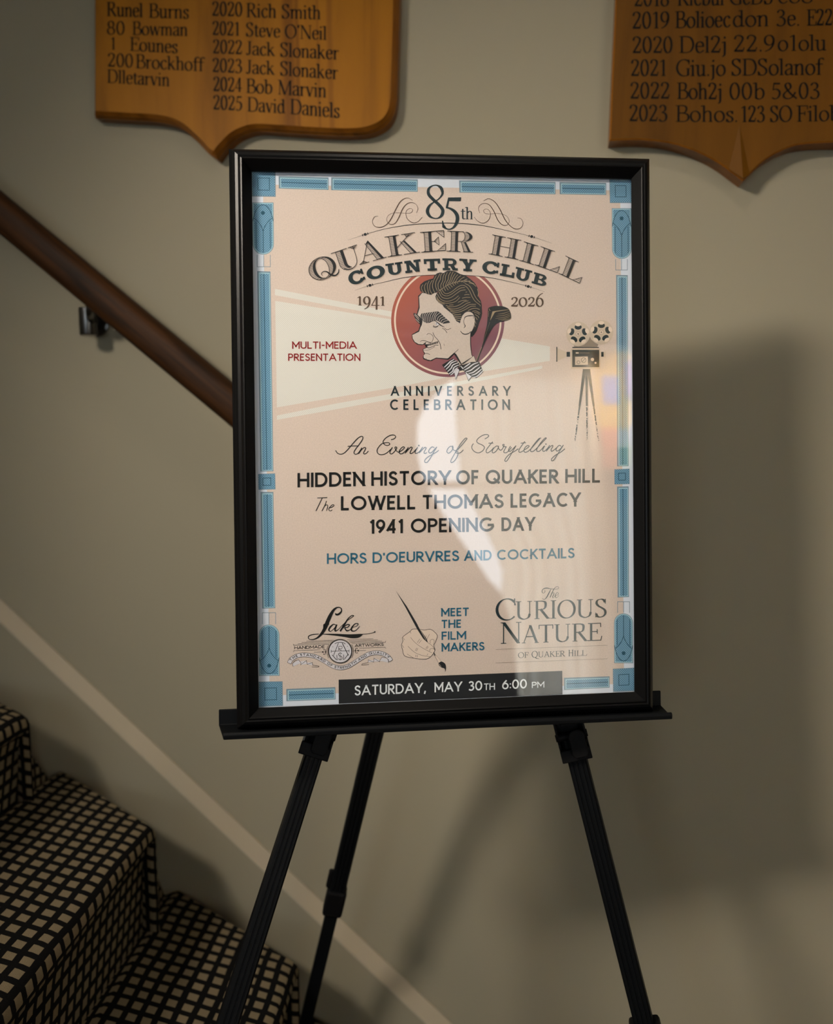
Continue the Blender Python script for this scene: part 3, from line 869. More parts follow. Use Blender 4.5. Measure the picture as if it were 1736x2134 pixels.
# serif letters: n line drawn with the broad pen, t hairline, k full stroke, c/a/e with the pen, s serif (x y half), d dot
SERIF = {
'A': '.72|t .09 0 .36 1;k .36 1 .64 0;t .19 .36 .53 .36;s .09 0 .1;s .64 0 .11', 'B': '.62|n .14 0 .14 1;c .14 .98 .36 .98 .48 .88 .47 .66 .36 .54 .14 .53;c .14 .53 .4 .52 .56 .4 .56 .16 .42 .03 .14 .02;s .12 0 .13;s .12 1 .13',
'C': '.7|a .42 .5 .36 .49 42 318;t .69 1 .69 .7;t .68 .82 .72 .7', 'D': '.74|n .14 0 .14 1;c .14 .98 .4 .97 .58 .85 .67 .5 .58 .15 .4 .03 .14 .02;s .12 0 .13;s .12 1 .13', 'E': '.58|n .14 0 .14 1;t .02 .98 .54 .98;t .54 1 .55 .78;t .14 .52 .4 .52;t .4 .63 .4 .41;t .02 .02 .56 .02;t .55 0 .59 .24',
'F': '.54|n .14 0 .14 1;t .02 .98 .52 .98;t .52 1 .53 .77;t .14 .51 .4 .51;t .4 .62 .4 .4;s .14 0 .14', 'G': '.74|a .42 .5 .36 .49 42 270;c .42 .01 .58 .04 .62 .1;n .62 .42 .62 .05;s .62 .43 .12;t .66 1 .66 .72', 'H': '.78|n .14 0 .14 1;n .62 0 .62 1;t .14 .52 .62 .52;s .14 0 .13;s .14 1 .13;s .62 0 .13;s .62 1 .13',
'I': '.3|n .14 0 .14 1;s .14 0 .14;s .14 1 .14', 'J': '.38|c .22 1 .22 .5 .21 .15 .14 .02 .03 .04;s .22 1 .15;d .04 .08 .06', 'K': '.74|n .14 0 .14 1;t .14 .4 .56 .97;k .27 .57 .62 0;s .14 0 .13;s .14 1 .13;s .57 .99 .1;s .66 0 .1', 'L': '.6|n .14 0 .14 1;t .02 .02 .56 .02;t .55 0 .6 .26;s .14 1 .14',
'M': '.92|t .12 0 .14 1;k .14 1 .44 .02;t .44 .02 .76 1;n .78 0 .78 1;s .12 0 .11;s .78 0 .13;s .08 1 .09;s .82 1 .1', 'N': '.78|t .12 0 .12 1;k .12 1 .66 0;t .66 0 .66 1;s .12 0 .12;s .66 1 .12;s .08 1 .08', 'O': '.78|e .38 .5 .33 .49', 'P': '.58|n .14 0 .14 1;c .14 .98 .4 .97 .51 .86 .5 .6 .38 .48 .14 .47;s .14 0 .14;s .12 1 .13',
'Q': '.8|e .38 .5 .33 .49;k .44 .02 .62 -.16;t .6 -.15 .86 -.2', 'R': '.68|n .14 0 .14 1;c .14 .98 .38 .97 .49 .88 .48 .63 .36 .52 .14 .51;k .3 .52 .6 .01;s .14 0 .13;s .12 1 .13;s .64 .01 .07', 'S': '.54|c .43 .82 .36 .95 .25 .99 .12 .93 .08 .77 .16 .62 .3 .51 .42 .38 .44 .2 .36 .06 .24 .01 .12 .05 .06 .2;t .44 .98 .44 .76;t .05 .24 .05 .0',
'T': '.64|n .31 0 .31 1;t .02 .98 .6 .98;t .02 1 .02 .78;t .6 1 .6 .78;s .31 0 .14', 'U': '.76|n .14 1 .14 .3;c .14 .32 .18 .12 .36 .01 .54 .1 .6 .3;t .6 .3 .6 1;s .14 1 .14;s .6 1 .12', 'Y': '.72|k .1 1 .34 .48;t .6 1 .34 .48;n .34 .5 .34 0;s .1 1 .12;s .6 1 .1;s .34 0 .13',
'a': '.46|c .07 .52 .13 .64 .24 .66 .33 .6 .35 .45 .35 .1 .4 .03 .46 .05;c .35 .42 .2 .36 .08 .26 .07 .1 .16 .02 .27 .06 .35 .16', 'b': '.52|n .12 1 .12 .04;c .12 .5 .28 .66 .42 .55 .46 .33 .4 .1 .26 .01 .12 .08;t .0 .95 .12 .99', 'c': '.44|c .39 .52 .31 .65 .2 .64 .09 .48 .08 .25 .15 .07 .27 .01 .41 .15', 'd': '.54|n .41 1 .41 .03;c .41 .5 .28 .66 .14 .58 .07 .33 .12 .1 .24 .01 .41 .12;t .3 .95 .41 .99;t .41 .03 .52 .05',
'e': '.46|t .08 .38 .4 .38;c .4 .38 .37 .57 .25 .66 .12 .58 .07 .35 .12 .1 .25 .01 .42 .15', 'f': '.34|n .16 0 .16 .75;c .16 .72 .18 .92 .28 1 .4 .95;t .02 .65 .34 .65;s .16 0 .13;d .39 .93 .04', 'h': '.54|n .12 0 .12 1;c .12 .5 .25 .65 .37 .62 .41 .46 .41 .0;s .12 0 .11;s .41 0 .11;t .0 .95 .12 .99', 'i': '.26|n .12 0 .12 .66;s .12 0 .11;t 0 .6 .12 .65;d .12 .9 .07',
'j': '.26|c .14 .66 .14 .1 .12 -.15 .02 -.24;t .02 .6 .14 .65;d .14 .9 .07', 'k': '.54|n .12 0 .12 1;t .12 .28 .4 .64;k .22 .42 .46 .0;s .12 0 .11;s .48 0 .08;s .4 .65 .09;t .0 .95 .12 .99', 'l': '.26|n .12 0 .12 1;s .12 0 .12;t .0 .95 .12 .99', 'm': '.82|n .12 0 .12 .66;c .12 .48 .24 .64 .35 .61 .4 .46 .4 0;c .4 .48 .52 .64 .63 .61 .68 .46 .68 0;s .12 0 .1;s .4 0 .1;s .68 0 .1;t 0 .6 .12 .65',
'n': '.54|n .12 0 .12 .66;c .12 .48 .25 .65 .37 .62 .41 .46 .41 0;s .12 0 .11;s .41 0 .11;t 0 .6 .12 .65', 'o': '.52|e .26 .33 .2 .32', 'r': '.38|n .12 0 .12 .66;c .12 .44 .2 .6 .32 .64;d .33 .6 .05;s .12 0 .12;t 0 .6 .12 .65', 's': '.38|c .32 .52 .25 .64 .14 .63 .08 .52 .14 .39 .26 .3 .32 .16 .26 .03 .14 .02 .06 .15;t .33 .65 .33 .5;t .05 .17 .05 0', 't': '.32|c .14 .84 .14 .3 .15 .1 .22 .02 .32 .08;t .02 .65 .3 .65',
'u': '.54|n .12 .66 .12 .2;c .12 .22 .16 .04 .26 .02 .4 .14;n .41 .66 .41 0;t 0 .64 .12 .65;t .3 .64 .41 .65;t .41 .02 .5 .03', 'v': '.5|k .08 .66 .25 0;t .42 .66 .25 0;s .08 .66 .1;s .42 .66 .09', 'w': '.74|k .08 .66 .22 0;t .37 .66 .22 0;k .37 .66 .52 0;t .66 .66 .52 0;s .08 .66 .1;s .37 .66 .08;s .66 .66 .08',
'0': '.54|e .25 .5 .19 .49', '1': '.44|n .24 0 .24 .98;t .08 .86 .24 .98;s .24 0 .14', '2': '.54|c .07 .76 .12 .94 .25 .99 .39 .9 .4 .72 .3 .48 .08 .06;k .06 .05 .42 .05;t .42 .04 .47 .24', '3': '.52|c .07 .82 .16 .97 .29 .97 .38 .84 .34 .65 .18 .54;c .18 .54 .34 .5 .43 .34 .4 .12 .27 .01 .12 .03 .05 .12', '4': '.54|n .33 0 .33 1;t .33 1 .04 .27;t .03 .27 .48 .27', '5': '.52|t .14 .97 .42 .97;t .14 .97 .1 .56;c .1 .58 .26 .6 .4 .48 .41 .26 .32 .07 .18 .01 .05 .08;t .14 .93 .42 .93',
'6': '.54|e .25 .31 .19 .3;c .06 .32 .1 .6 .24 .86 .44 1', '8': '.54|e .25 .74 .15 .24;e .25 .25 .19 .25', '9': '.54|e .25 .68 .19 .3;c .44 .68 .41 .4 .28 .14 .07 0', "'": '.2|n .1 1 .1 .78', '&': '.8|c .66 .42 .5 .12 .3 .01 .12 .1 .1 .3 .26 .5 .42 .68 .4 .9 .28 .98 .17 .86 .22 .66 .44 .3 .72 .02', '.': '.22|d .1 .05 .06'}
# old-style figures used for the two years
OLD = {'1': '.40|n .2 0 .2 .66;t .06 .57 .2 .66;s .2 0 .13', '9': '.56|e .26 .38 .19 .27;c .45 .4 .43 .12 .3 -.12 .1 -.26', '4': '.58|n .36 -.3 .36 .68;t .36 .68 .04 .04;t .02 .02 .54 .02', '2': '.5|c .07 .5 .13 .63 .25 .67 .37 .6 .38 .46 .28 .28 .06 .06;k .05 .05 .4 .05;t .4 .04 .44 .18', '0': '.58|e .28 .33 .22 .32', '6': '.56|e .27 .31 .2 .3;c .07 .32 .12 .6 .28 .85 .48 .98'}

def glyph(table, ch, xs, w, serif, pen):
    """-> advance width, list of polygons in glyph units (capital height 1)"""
    wd, body = table[ch].split('|')
    out = []
    h = w / 2
    iy = 0 if serif else h
    mp = lambda x, y: (x * xs, iy + y * (1 - 2 * iy))
    def penw(pts, closed=False):
        a, b_, th = pen
        r = []
        n = len(pts)
        for i in range(n):
            p, q = pts[i - 1 if (i or closed) else 0], pts[(i + 1) % n if (i < n - 1 or closed) else i]
            d = hypot(q[0] - p[0], q[1] - p[1]) or 1
            nx, ny = -(q[1] - p[1]) / d, (q[0] - p[0]) / d
            nx, ny = nx * cos(th) + ny * sin(th), -nx * sin(th) + ny * cos(th)
            r.append(2 * sqrt((a * nx) ** 2 + (b_ * ny) ** 2))
        return r
    for cmd in body.split(';'):
        k, *v = cmd.split()
        v = [float(q) for q in v]
        if k in 'lbntk':
            p = [mp(v[0], v[1]), mp(v[2], v[3])]
            if serif:
                ww = penw(p)[0] if k == 'n' else (2 * pen[1] * 1.15 if k == 't' else 2 * pen[0] * 1.02)
                qs = stroke_quads(p, ww, ext=(.0 if k == 'n' else pen[1] * .9))
                if k != 'n' and min(v[1], v[3]) >= -.01: qs = [clip_y(q, 0, max(1.0, v[1], v[3])) for q in qs]
            else:
                qs = stroke_quads(p, w, ext=h * 1.6 if k == 'l' else h * .15)
                if k == 'l': qs = [clip_y(q, 0, 1) for q in qs]
            out += [q for q in qs if len(q) > 2]
        elif k == 's':
            x, y, hw = v; b_ = pen[1]; x *= xs
            sgn_ = 1 if y < .5 else -1
            y0 = y; y1 = y + sgn_ * b_ * 1.7
            hw = hw * (xs * .5 + .5)
            out.append([(x - hw, y0), (x + hw, y0), (x + hw * .8, y1), (x - hw * .8, y1)])
        elif k == 'd':
            x, y = mp(v[0], v[1]); r = v[2] * (1 if serif else max(.8, w / .16))
            out.append([(x + r * cos(a), y + r * sin(a)) for a in [2 * pi * i / 14 for i in range(14)]])
        else:
            closed = k == 'e'
            if k == 'c':
                pts = sm([mp(v[i], v[i + 1]) for i in range(0, len(v), 2)], 5)
            else:
                a0, a1 = (v[4], v[5]) if k == 'a' else (0, 360)
                n = max(8, int(abs(a1 - a0) / 10))
                pts = [mp(v[0] + v[2] * cos(radians(a0 + (a1 - a0) * i / n)), v[1] + v[3] * sin(radians(a0 + (a1 - a0) * i / n))) for i in range(n + (0 if closed else 1))]
            out += stroke_quads(pts, penw(pts, closed) if serif else w, closed)
    return float(wd) * xs, out

def word(art, text, x0, x1, yb, cap, table, w=.15, mi=0, serif=False, pen=(.062, .02, .25), gap=None, yfun=None, slant=0):
    """set `text` between x0 and x1 on the baseline (yb = (y at x0, y at x1)), capital height `cap` in photo pixels"""
    adv = [float(table[c].split('|')[0]) if c != ' ' else .3 for c in text]
    n = len(text)
    if serif:
        g0 = .02 if gap is None else gap
        xs = ((x1 - x0) / cap - g0 * (n - 1)) / sum(adv); off = 0; g = g0
    else:
        if gap is None:
            g = w + .11
            xs = ((x1 - x0) / cap - g * (n - 1) - w) / max(.1, sum(adv))
        else:                                  # letterspaced: natural widths, the rest is space
            xs = gap
            g = ((x1 - x0) / cap - w - sum(adv) * xs) / max(1, n - 1)
        off = w / 2
    x = off
    for c, a in zip(text, adv):
        if c != ' ':
            _, polys = glyph(table, c, xs, w, serif, pen)
            for q in polys:
                pts = []
                for gx, gy in q:
                    px = x0 + (x + gx + gy * slant) * cap
                    by = yfun(px) if yfun else yb[0] + (yb[1] - yb[0]) * (px - x0) / (x1 - x0)
                    pts.append((px, by - gy * cap))
                art.quad(pts, mi)
        x += a * xs + g
# ------------------------------------------------------------------ inks of the print
def ink(name, r, g, b_, rough=.55): return mat(name, srgb(r, g, b_), rough, spec=.2)
def halftone(name, c1, c2, pitch, ratio=.5, rough=.6):
    m = mat(name, c1, rough, spec=.2)
    nt = m.node_tree
    tc = nt.nodes.new('ShaderNodeTexCoord')
    mp = nt.nodes.new('ShaderNodeMapping'); mp.inputs['Rotation'].default_value = (0, radians(45), 0)
    nt.links.new(tc.outputs['Object'], mp.inputs['Vector'])
    ck = nt.nodes.new('ShaderNodeSeparateXYZ'); nt.links.new(mp.outputs[0], ck.inputs[0])
    f = lambda s_: math_nt(nt, 'SINE', math_nt(nt, 'MULTIPLY', s_, 2 * pi / pitch))
    prod = math_nt(nt, 'ADD', f(ck.outputs[0]), f(ck.outputs[2]))
    r = nt.nodes.new('ShaderNodeValToRGB'); e = r.color_ramp.elements
    e[0].position = .35; e[1].position = .65; e[0].color = c2; e[1].color = c1
    nt.links.new(math_nt(nt, 'MULTIPLY_ADD', prod, .5, ratio), r.inputs[0])
    nt.links.new(r.outputs[0], nt.nodes['Principled BSDF'].inputs['Base Color'])
    return m
def math_nt(nt, op, a, b_=None, c=None):
    n = nt.nodes.new('ShaderNodeMath'); n.operation = op
    for i, v in enumerate((a, b_, c)):
        if v is None: continue
        if isinstance(v, (int, float)): n.inputs[i].default_value = v
        else: nt.links.new(v, n.inputs[i])
    return n.outputs[0]
M_PAPER = mat('peach_paper', srgb(216, 200, 190), .6, spec=.2, var=(700, .07))
M_MARGIN = ink('white_margin', 222, 230, 244)
M_BEAM = halftone('beam_halftone', srgb(228, 227, 222), srgb(212, 210, 204), .0016, .55)
M_BLUE = halftone('blue_halftone', srgb(132, 176, 202), srgb(76, 124, 158), .0019, .5)
M_BLUED = ink('blue_outline', 122, 148, 166)
M_BLUEL = ink('blue_light', 168, 208, 222)
M_BLUEK = ink('blue_line', 34, 84, 106)
M_BLACK = ink('print_black', 26, 28, 30)
M_NAVY = ink('print_slate', 36, 52, 58)
M_BROWN = ink('print_brown', 92, 74, 62)
M_TAN = ink('print_tan', 168, 150, 122)
M_SHADE = ink('print_shadow', 192, 174, 160)
M_RED = ink('print_red', 146, 30, 34)
M_DISC = ink('print_disc', 168, 84, 76)
M_TEAL = ink('print_teal', 44, 106, 134)
M_SKIN = mat('print_skin', srgb(206, 193, 184), .6, spec=.2, var=(600, .05))
M_CREAM = ink('print_cream', 232, 214, 198)
M_PALE = ink('print_pale', 216, 214, 222)
M_GREY = ink('print_grey', 148, 136, 124)
M_REEL = ink('print_reel', 206, 190, 172)
M_CHAR = ink('print_charcoal', 40, 42, 46)
# printed colour blend of the medallion, with some glass reflection put into it: orange red at upper left to plum at lower right
nt = M_DISC.node_tree
tc = nt.nodes.new('ShaderNodeTexCoord'); sx = nt.nodes.new('ShaderNodeSeparateXYZ'); nt.links.new(tc.outputs['Object'], sx.inputs[0])
v_ = math_nt(nt, 'SUBTRACT', sx.outputs[0], sx.outputs[2])
rp = nt.nodes.new('ShaderNodeValToRGB'); rp.color_ramp.elements[0].color = srgb(172, 96, 82); rp.color_ramp.elements[1].color = srgb(132, 90, 104)
mc_ = pp(933, 668)
nt.links.new(math_nt(nt, 'MULTIPLY_ADD', v_, 6.5, .5 - 6.5 * (mc_.x - mc_.z)), rp.inputs[0])
nt.links.new(rp.outputs[0], nt.nodes['Principled BSDF'].inputs['Base Color'])

LAY = 4e-5
def sheet_art(lift):
    a = Art(lambda x, y, l: pp(x, y, -LAY * l)); a.lift = lift
    return a

# ------------------------------------------------------------------ paper
b = MB()
b.abox(min(ci[0].x, ci[3].x) - .0025, max(ci[1].x, ci[2].x) + .0025, .0, .0012, ci[2].z - .0025, ci[0].z + .0025)
sheet = b.build('poster_sheet', M_MARGIN, poster)
a = sheet_art(1); a.fill(P('548,384.5 1292.5,397 1300.5,1425 562,1449.5')); a.build('peach_field', [M_PAPER], sheet)

# projector beam
a = sheet_art(2)
a.fill(P('573,602 573,615 830,663 1190,728 1190,712')[0:3] + P('830,652'))
a.fill(P('573.5,627 830,668 955,690 1146,722 1146,752 955,782 830,806 577,849'))
a.fill(P('577,866 700,841 830,818 955,795 1130,762 1130,768 955,803 830,829 700,853 577,875'))
a.build('projector_beam', [M_BEAM], sheet)

# ------------------------------------------------------------------ border ornaments
def lerp(p, q, t): return (p[0] + (q[0] - p[0]) * t, p[1] + (q[1] - p[1]) * t)
def bil(q, u, v): return lerp(lerp(q[0], q[1], u), lerp(q[3], q[2], u), v)
def sub(q, u0, v0, u1, v1): return [bil(q, u0, v0), bil(q, u1, v0), bil(q, u1, v1), bil(q, u0, v1)]
INKS = [M_BLUED, M_BLUEL, M_BLUE, M_BLUEK]
def size(q): return hypot(q[1][0] - q[0][0], q[1][1] - q[0][1]), hypot(q[3][0] - q[0][0], q[3][1] - q[0][1])
def bar(s):
    q = P(s); w_, h_ = size(q); a = sheet_art(3)
    a.fill(q, 0)
    a.lift = 4; a.fill(sub(q, 3 / w_, 3 / h_, 1 - 1.5 / w_, 1 - 1.5 / h_), 1)
    a.lift = 5; a.fill(sub(q, 5 / w_, 5 / h_, 1 - 3 / w_, 1 - 3 / h_), 2)
    a.lift = 6
    if w_ > h_: a.fill(sub(q, 5 / w_, .5 - .7 / h_, 1 - 3 / w_, .5 + .8 / h_), 3)
    else: a.fill(sub(q, .5 - .7 / w_, 5 / h_, .5 + .8 / w_, 1 - 3 / h_), 3)
    a.build('border_bar', INKS, sheet)
for s in ('580.7,366.9 684.6,370 684.6,395.9 581,392.8', '690.3,369.5 870.5,373.9 870.5,399.8 690.3,396.4', '956.8,375.8 1157.7,379.3 1157.7,405 957.4,401.5', '1166.1,379.3 1263.3,381.2 1263.3,406.4 1166.6,404.8',
          '536,564.9 563.6,565.8 569.7,982.1 542.6,982.7', '543.1,1025.2 569.7,1025.2 573.7,1267.4 546.4,1268.4', '1283.9,572.9 1308.2,573.4 1310,971.2 1286,972', '1286,1014 1310.1,1013.5 1310.8,1244.2 1287.1,1245.2',
          '596.6,1435.8 698.8,1432 699.4,1457.5 596.8,1461.3', '1175.4,1412.5 1270.4,1409.4 1270.4,1433.1 1175.4,1438'):
    bar(s)
def square(s, k):
    q = P(s); a = sheet_art(3); a.fill(q, 0)
    a.lift = 4; a.fill(sub(q, .03, .03, .96, .96), 2)
    a.lift = 5
    r = sub(q, .5 - k, .5 - k, .5 + k, .5 + k); a.stroke(r, 1.4, 3, True)
    a.build('corner_square', INKS, sheet)
for s, k in (('524,357 574.2,357.5 574.7,410.2 525,409.4', .24), ('1269.8,373.6 1316.5,374.2 1317,423.2 1270.9,423.2', .24), ('538.6,1420.6 588.9,1419.8 589.9,1471 539,1473', .24), ('1277,1393.7 1322.7,1391.3 1323.4,1439.9 1277.7,1442.1', .23),
             ('538,987.7 573.5,986.5 574.3,1019.9 538.5,1020.7', .23), ('1280.3,978 1312,976.7 1312.2,1008.8 1280.6,1009.6', .23)):
    square(s, k)
def oval(x0, x1, y0, y1, flip, dx):
    """arched plaque: square at the outer end, round at the inner end; dx leans with the sheet edge"""
    a = sheet_art(3); w_ = x1 - x0; r = w_ / 2; H = y1 - y0
    def m_(u, v): return (x0 + u * w_ + dx * v, (y0 + v * H) if not flip else (y1 - v * H))
    def shape(d):
        e = d / w_; ev = d / H
        pts = [m_(e, ev), m_(1 - e, ev)]
        k = 1 - r / H
        for i in range(13):
            t = pi * i / 12
            pts.append(m_(.5 + (.5 - e) * cos(t), k + (1 - k - ev) * sin(t)))
        return pts
    a.fill(shape(0), 0); a.lift = 4; a.fill(shape(1.3), 1); a.lift = 5; a.fill(shape(3.0), 2)
    a.lift = 6
    a.curve([m_(.02, .36), m_(.12, .2), m_(.3, .08), m_(.5, .045), m_(.7, .08), m_(.88, .2), m_(.98, .36)], 1.4, 3)
    a.ell(*m_(.5, .2), 4.0, 4.0, 3)
    a.curve([m_(.08, .30), m_(.25, .36), m_(.42, .46), m_(.5, .55)], 1.4, 3); a.curve([m_(.92, .30), m_(.75, .36), m_(.58, .46), m_(.5, .55)], 1.4, 3)
    a.stroke([m_(.5, .53), m_(.5, .96)], 1.4, 3); a.stroke([m_(.17, .36), m_(.17, .88)], 1.2, 3); a.stroke([m_(.83, .36), m_(.83, .88)], 1.2, 3)
    a.build('border_plaque', INKS, sheet)
oval(525.7, 570, 422, 530.7, False, 1.0); oval(1275, 1315.5, 434, 539.6, False, 0.6); oval(539.7, 582.7, 1301.6, 1408.5, True, -.6); oval(1279.9, 1319.5, 1278.3, 1382, True, -.4)
def bracket_mark(x0, x1, y0, y1, up):
    a = sheet_art(3)
    for u in (0, .5, 1):
        x = x0 + (x1 - x0) * u; a.stroke([(x, y0), (x, y1)], 1.2)
    y = y0 if up else y1
    a.stroke([(x0 - .6, y), (x1 + .6, y)], 1.2)
    a.build('border_bracket', [M_BLUED], sheet)
bracket_mark(536, 563.3, 531.5, 556, False); bracket_mark(1283, 1307.4, 540, 562.6, False); bracket_mark(546.8, 574.4, 1277, 1300.5, True); bracket_mark(1287.1, 1312, 1254, 1277, True)

# ------------------------------------------------------------------ sans text
def sans(name, m, rows, lift=8):
    a = sheet_art(lift)
    for r in rows:
        t, x0, x1, y0, y1, cap, *o = r
        word(a, t, x0, x1, (y0, y1), cap, SANS, o[0] if o else .16, gap=o[1] if len(o) > 1 else None)
    a.build(name, [m], sheet)
sans('presentation_text', M_RED, [('MULTI-MEDIA', 608.8, 743.3, 726.8, 726.8, 15.2), ('PRESENTATION', 600.5, 751, 752, 752, 15.2)])
sans('celebration_text', M_NAVY, [('ANNIVERSARY', 814.5, 1063.9, 824.8, 824.8, 20.4, .165, .78), ('CELEBRATION', 812.8, 1062.6, 854.3, 854.3, 22, .165, .78)])
sans('headline_text', M_BLACK, [('HIDDEN', 619.9, 760.3, 1015.8, 1013, 30.2, .175), ('HISTORY', 773.7, 939.4, 1012.6, 1010, 30, .175), ('OF', 950.6, 997.8, 1009.6, 1009, 29.6, .175), ('QUAKER', 1012, 1163.7, 1008.6, 1007.4, 29.4, .175), ('HILL', 1177.9, 1251.3, 1006.6, 1005.8, 29.2, .175),
     ('LOWELL', 710.4, 866.3, 1063.9, 1061.4, 29.8, .175), ('THOMAS', 880.2, 1049.6, 1061, 1058.7, 29.6, .175), ('LEGACY', 1063.9, 1209.8, 1058.2, 1055.6, 29.4, .175),
     ('1941', 770, 839.6, 1112.4, 1111.2, 29.6, .175), ('OPENING', 856.1, 1030, 1110.4, 1107.6, 29.6, .175), ('DAY', 1045, 1115, 1107, 1105.8, 28.6, .175)])
sans('hors_text', M_TEAL, [('HORS', 681.2, 764, 1175.3, 1173.8, 22, .17), ("D'OEURVRES", 776.3, 956.8, 1173.4, 1169, 22, .17), ('AND', 967.4, 1024.5, 1168.8, 1167.6, 21.6, .17), ('COCKTAILS', 1035.9, 1197.4, 1167, 1163, 21.4, .17)])
sans('filmmakers_text', M_TEAL, [('MEET', 919.4, 977.4, 1284.9, 1283.5, 17.5, .18), ('THE', 919.7, 961.3, 1309.3, 1308.2, 17.4, .18), ('FILM', 920.2, 971.3, 1333.7, 1332.4, 17.4, .18), ('MAKERS', 920.2, 1009.7, 1357.9, 1355.2, 17.6, .18)])
a = sheet_art(7); a.fill(P('705.7,1416.5 1171.7,1398 1172.2,1446.9 706,1466.5')); ban = a.build('date_banner', [M_CHAR], sheet)
M_WHITEINK = ink('white_ink', 240, 246, 252)
sans('date_text', M_WHITEINK, [('SATURDAY,', 738.8, 887.5, 1449.6, 1443.6, 21, .15), ('MAY', 905.5, 963, 1442.8, 1440.6, 20.4, .15), ('30', 975.8, 1005, 1440, 1438.6, 20.2, .15), ('TH', 1008.5, 1031.5, 1438.2, 1437.3, 13.8, .15), ('6:00', 1046.4, 1098, 1436.8, 1434.6, 19.8, .15), ('PM', 1108.4, 1134.4, 1433.9, 1432.8, 12.8, .15)], 9)

# ------------------------------------------------------------------ serif text
def serif(name, m, rows, table=SERIF, lift=8, pen=(.062, .02, .25)):
    a = sheet_art(lift)
    for t, x0, x1, y0, y1, cap in rows:
        word(a, t, x0, x1, (y0, y1), cap, table, serif=True, pen=pen, gap=.0)
    return a.build(name, [m], sheet)
serif('year_text', M_BROWN, [('1941', 743.8, 804, 636.6, 637.2, 28.5)], OLD, pen=(.07, .026, .3))
serif('year_text', M_BROWN, [('2026', 1064.4, 1134, 638.9, 638.9, 28.5)], OLD, pen=(.07, .026, .3))
serif('curious_text', M_NAVY, [('C', 1032.2, 1073, 1293.4, 1292, 45), ('URIOUS', 1073.5, 1266.5, 1291.4, 1285.8, 38), ('N', 1042.4, 1088, 1341.8, 1340.4, 44.5), ('ATURE', 1087, 1253.5, 1340.6, 1334.8, 37)], pen=(.066, .021, .2))
a = sheet_art(8)
for y in ((958, 900), (1145, 1087)): a.stroke([(1033.2, 1210 + y[0] * .14977), (1266, 1210 + y[1] * .14977)], .7)
a.build('rule_lines', [M_GREY], sheet)
serif('hill_text', M_NAVY, [('OF', 1079.6, 1101.5, 1371.3, 1370.6, 11.5), ('Q', 1107.8, 1121.5, 1370.5, 1370, 13.5), ('UAKER', 1121.2, 1177.8, 1369.8, 1368, 11.8), ('H', 1184.4, 1195.6, 1367.8, 1367.3, 13.4), ('ILL', 1196, 1223, 1367.2, 1366.4, 11.4)], pen=(.06, .028, .2))
# ------------------------------------------------------------------ zoomed drawing frames: points given in an enlarged view of the print
class Z:
    def __init__(s, art, x0, y0, k): s.a, s.x0, s.y0, s.k = art, x0, y0, k
    def p(s, pts):
        if isinstance(pts, str): pts = P(pts)
        return [(s.x0 + x * s.k, s.y0 + y * s.k) for x, y in pts]
    def fill(s, pts, mi=0, holes=()): s.a.fill(s.p(pts), mi, [s.p(h) for h in holes])
    def smooth(s, pts, mi=0, k=5): s.a.fill(sm(s.p(pts), k, True), mi)
    def st(s, pts, w, mi=0, closed=False): s.a.stroke(s.p(pts), w, mi, closed)
    def cu(s, pts, w, mi=0, closed=False): s.a.curve(s.p(pts), w, mi, 6, closed)
    def ell(s, x, y, rx, ry, mi=0, rot=0): s.a.ell(s.x0 + x * s.k, s.y0 + y * s.k, rx * s.k, ry * s.k, mi, 24, rot)

# ---- "An Evening of Storytelling"
a = sheet_art(8)
z = Z(a, 690, 890, .13825)
W = 1.75
for s in ('68,352 95,392 140,408 190,395 250,340 330,245 400,170 452,140 478,150 470,190 420,265 370,330 345,380 360,408 400,400 440,350 460,320', '250,292 330,284 416,286',
          '462,310 440,360 415,402', '425,385 460,340 500,308 522,318 505,355 488,390 500,405 530,395 562,360',
          '902,190 945,178 972,150 955,124 900,122 830,160 785,215 800,260 845,278 882,262 870,238 820,236 760,255 710,310 692,360 715,405 770,416 830,395 890,345 925,305',
          '925,305 900,345 885,385 905,406 945,380 985,330 985,302 962,306 975,345 1010,378 1040,366', '1030,372 1075,345 1105,310 1085,298 1050,325 1025,368 1040,402 1080,395 1130,350 1165,305',
          '1165,303 1140,350 1115,395', '1125,385 1165,335 1205,302 1222,315 1205,350 1190,388 1205,400 1240,380 1285,330 1305,305', '1305,303 1280,345 1265,385 1285,398 1325,375 1372,315 1382,300', '1380,300 1355,345 1330,392',
          '1340,380 1385,330 1418,305 1432,318 1415,350 1400,385 1415,398 1445,385', '1555,312 1525,298 1490,325 1470,365 1485,390 1515,382 1560,335 1595,298', '1595,298 1550,370 1500,460 1450,528 1415,530 1415,495 1460,450 1530,410 1590,375 1622,350'):
    z.cu(s, W)
z.ell(1322, 278, 12, 12)
z = Z(a, 920, 890, .15553)
W = 1.65
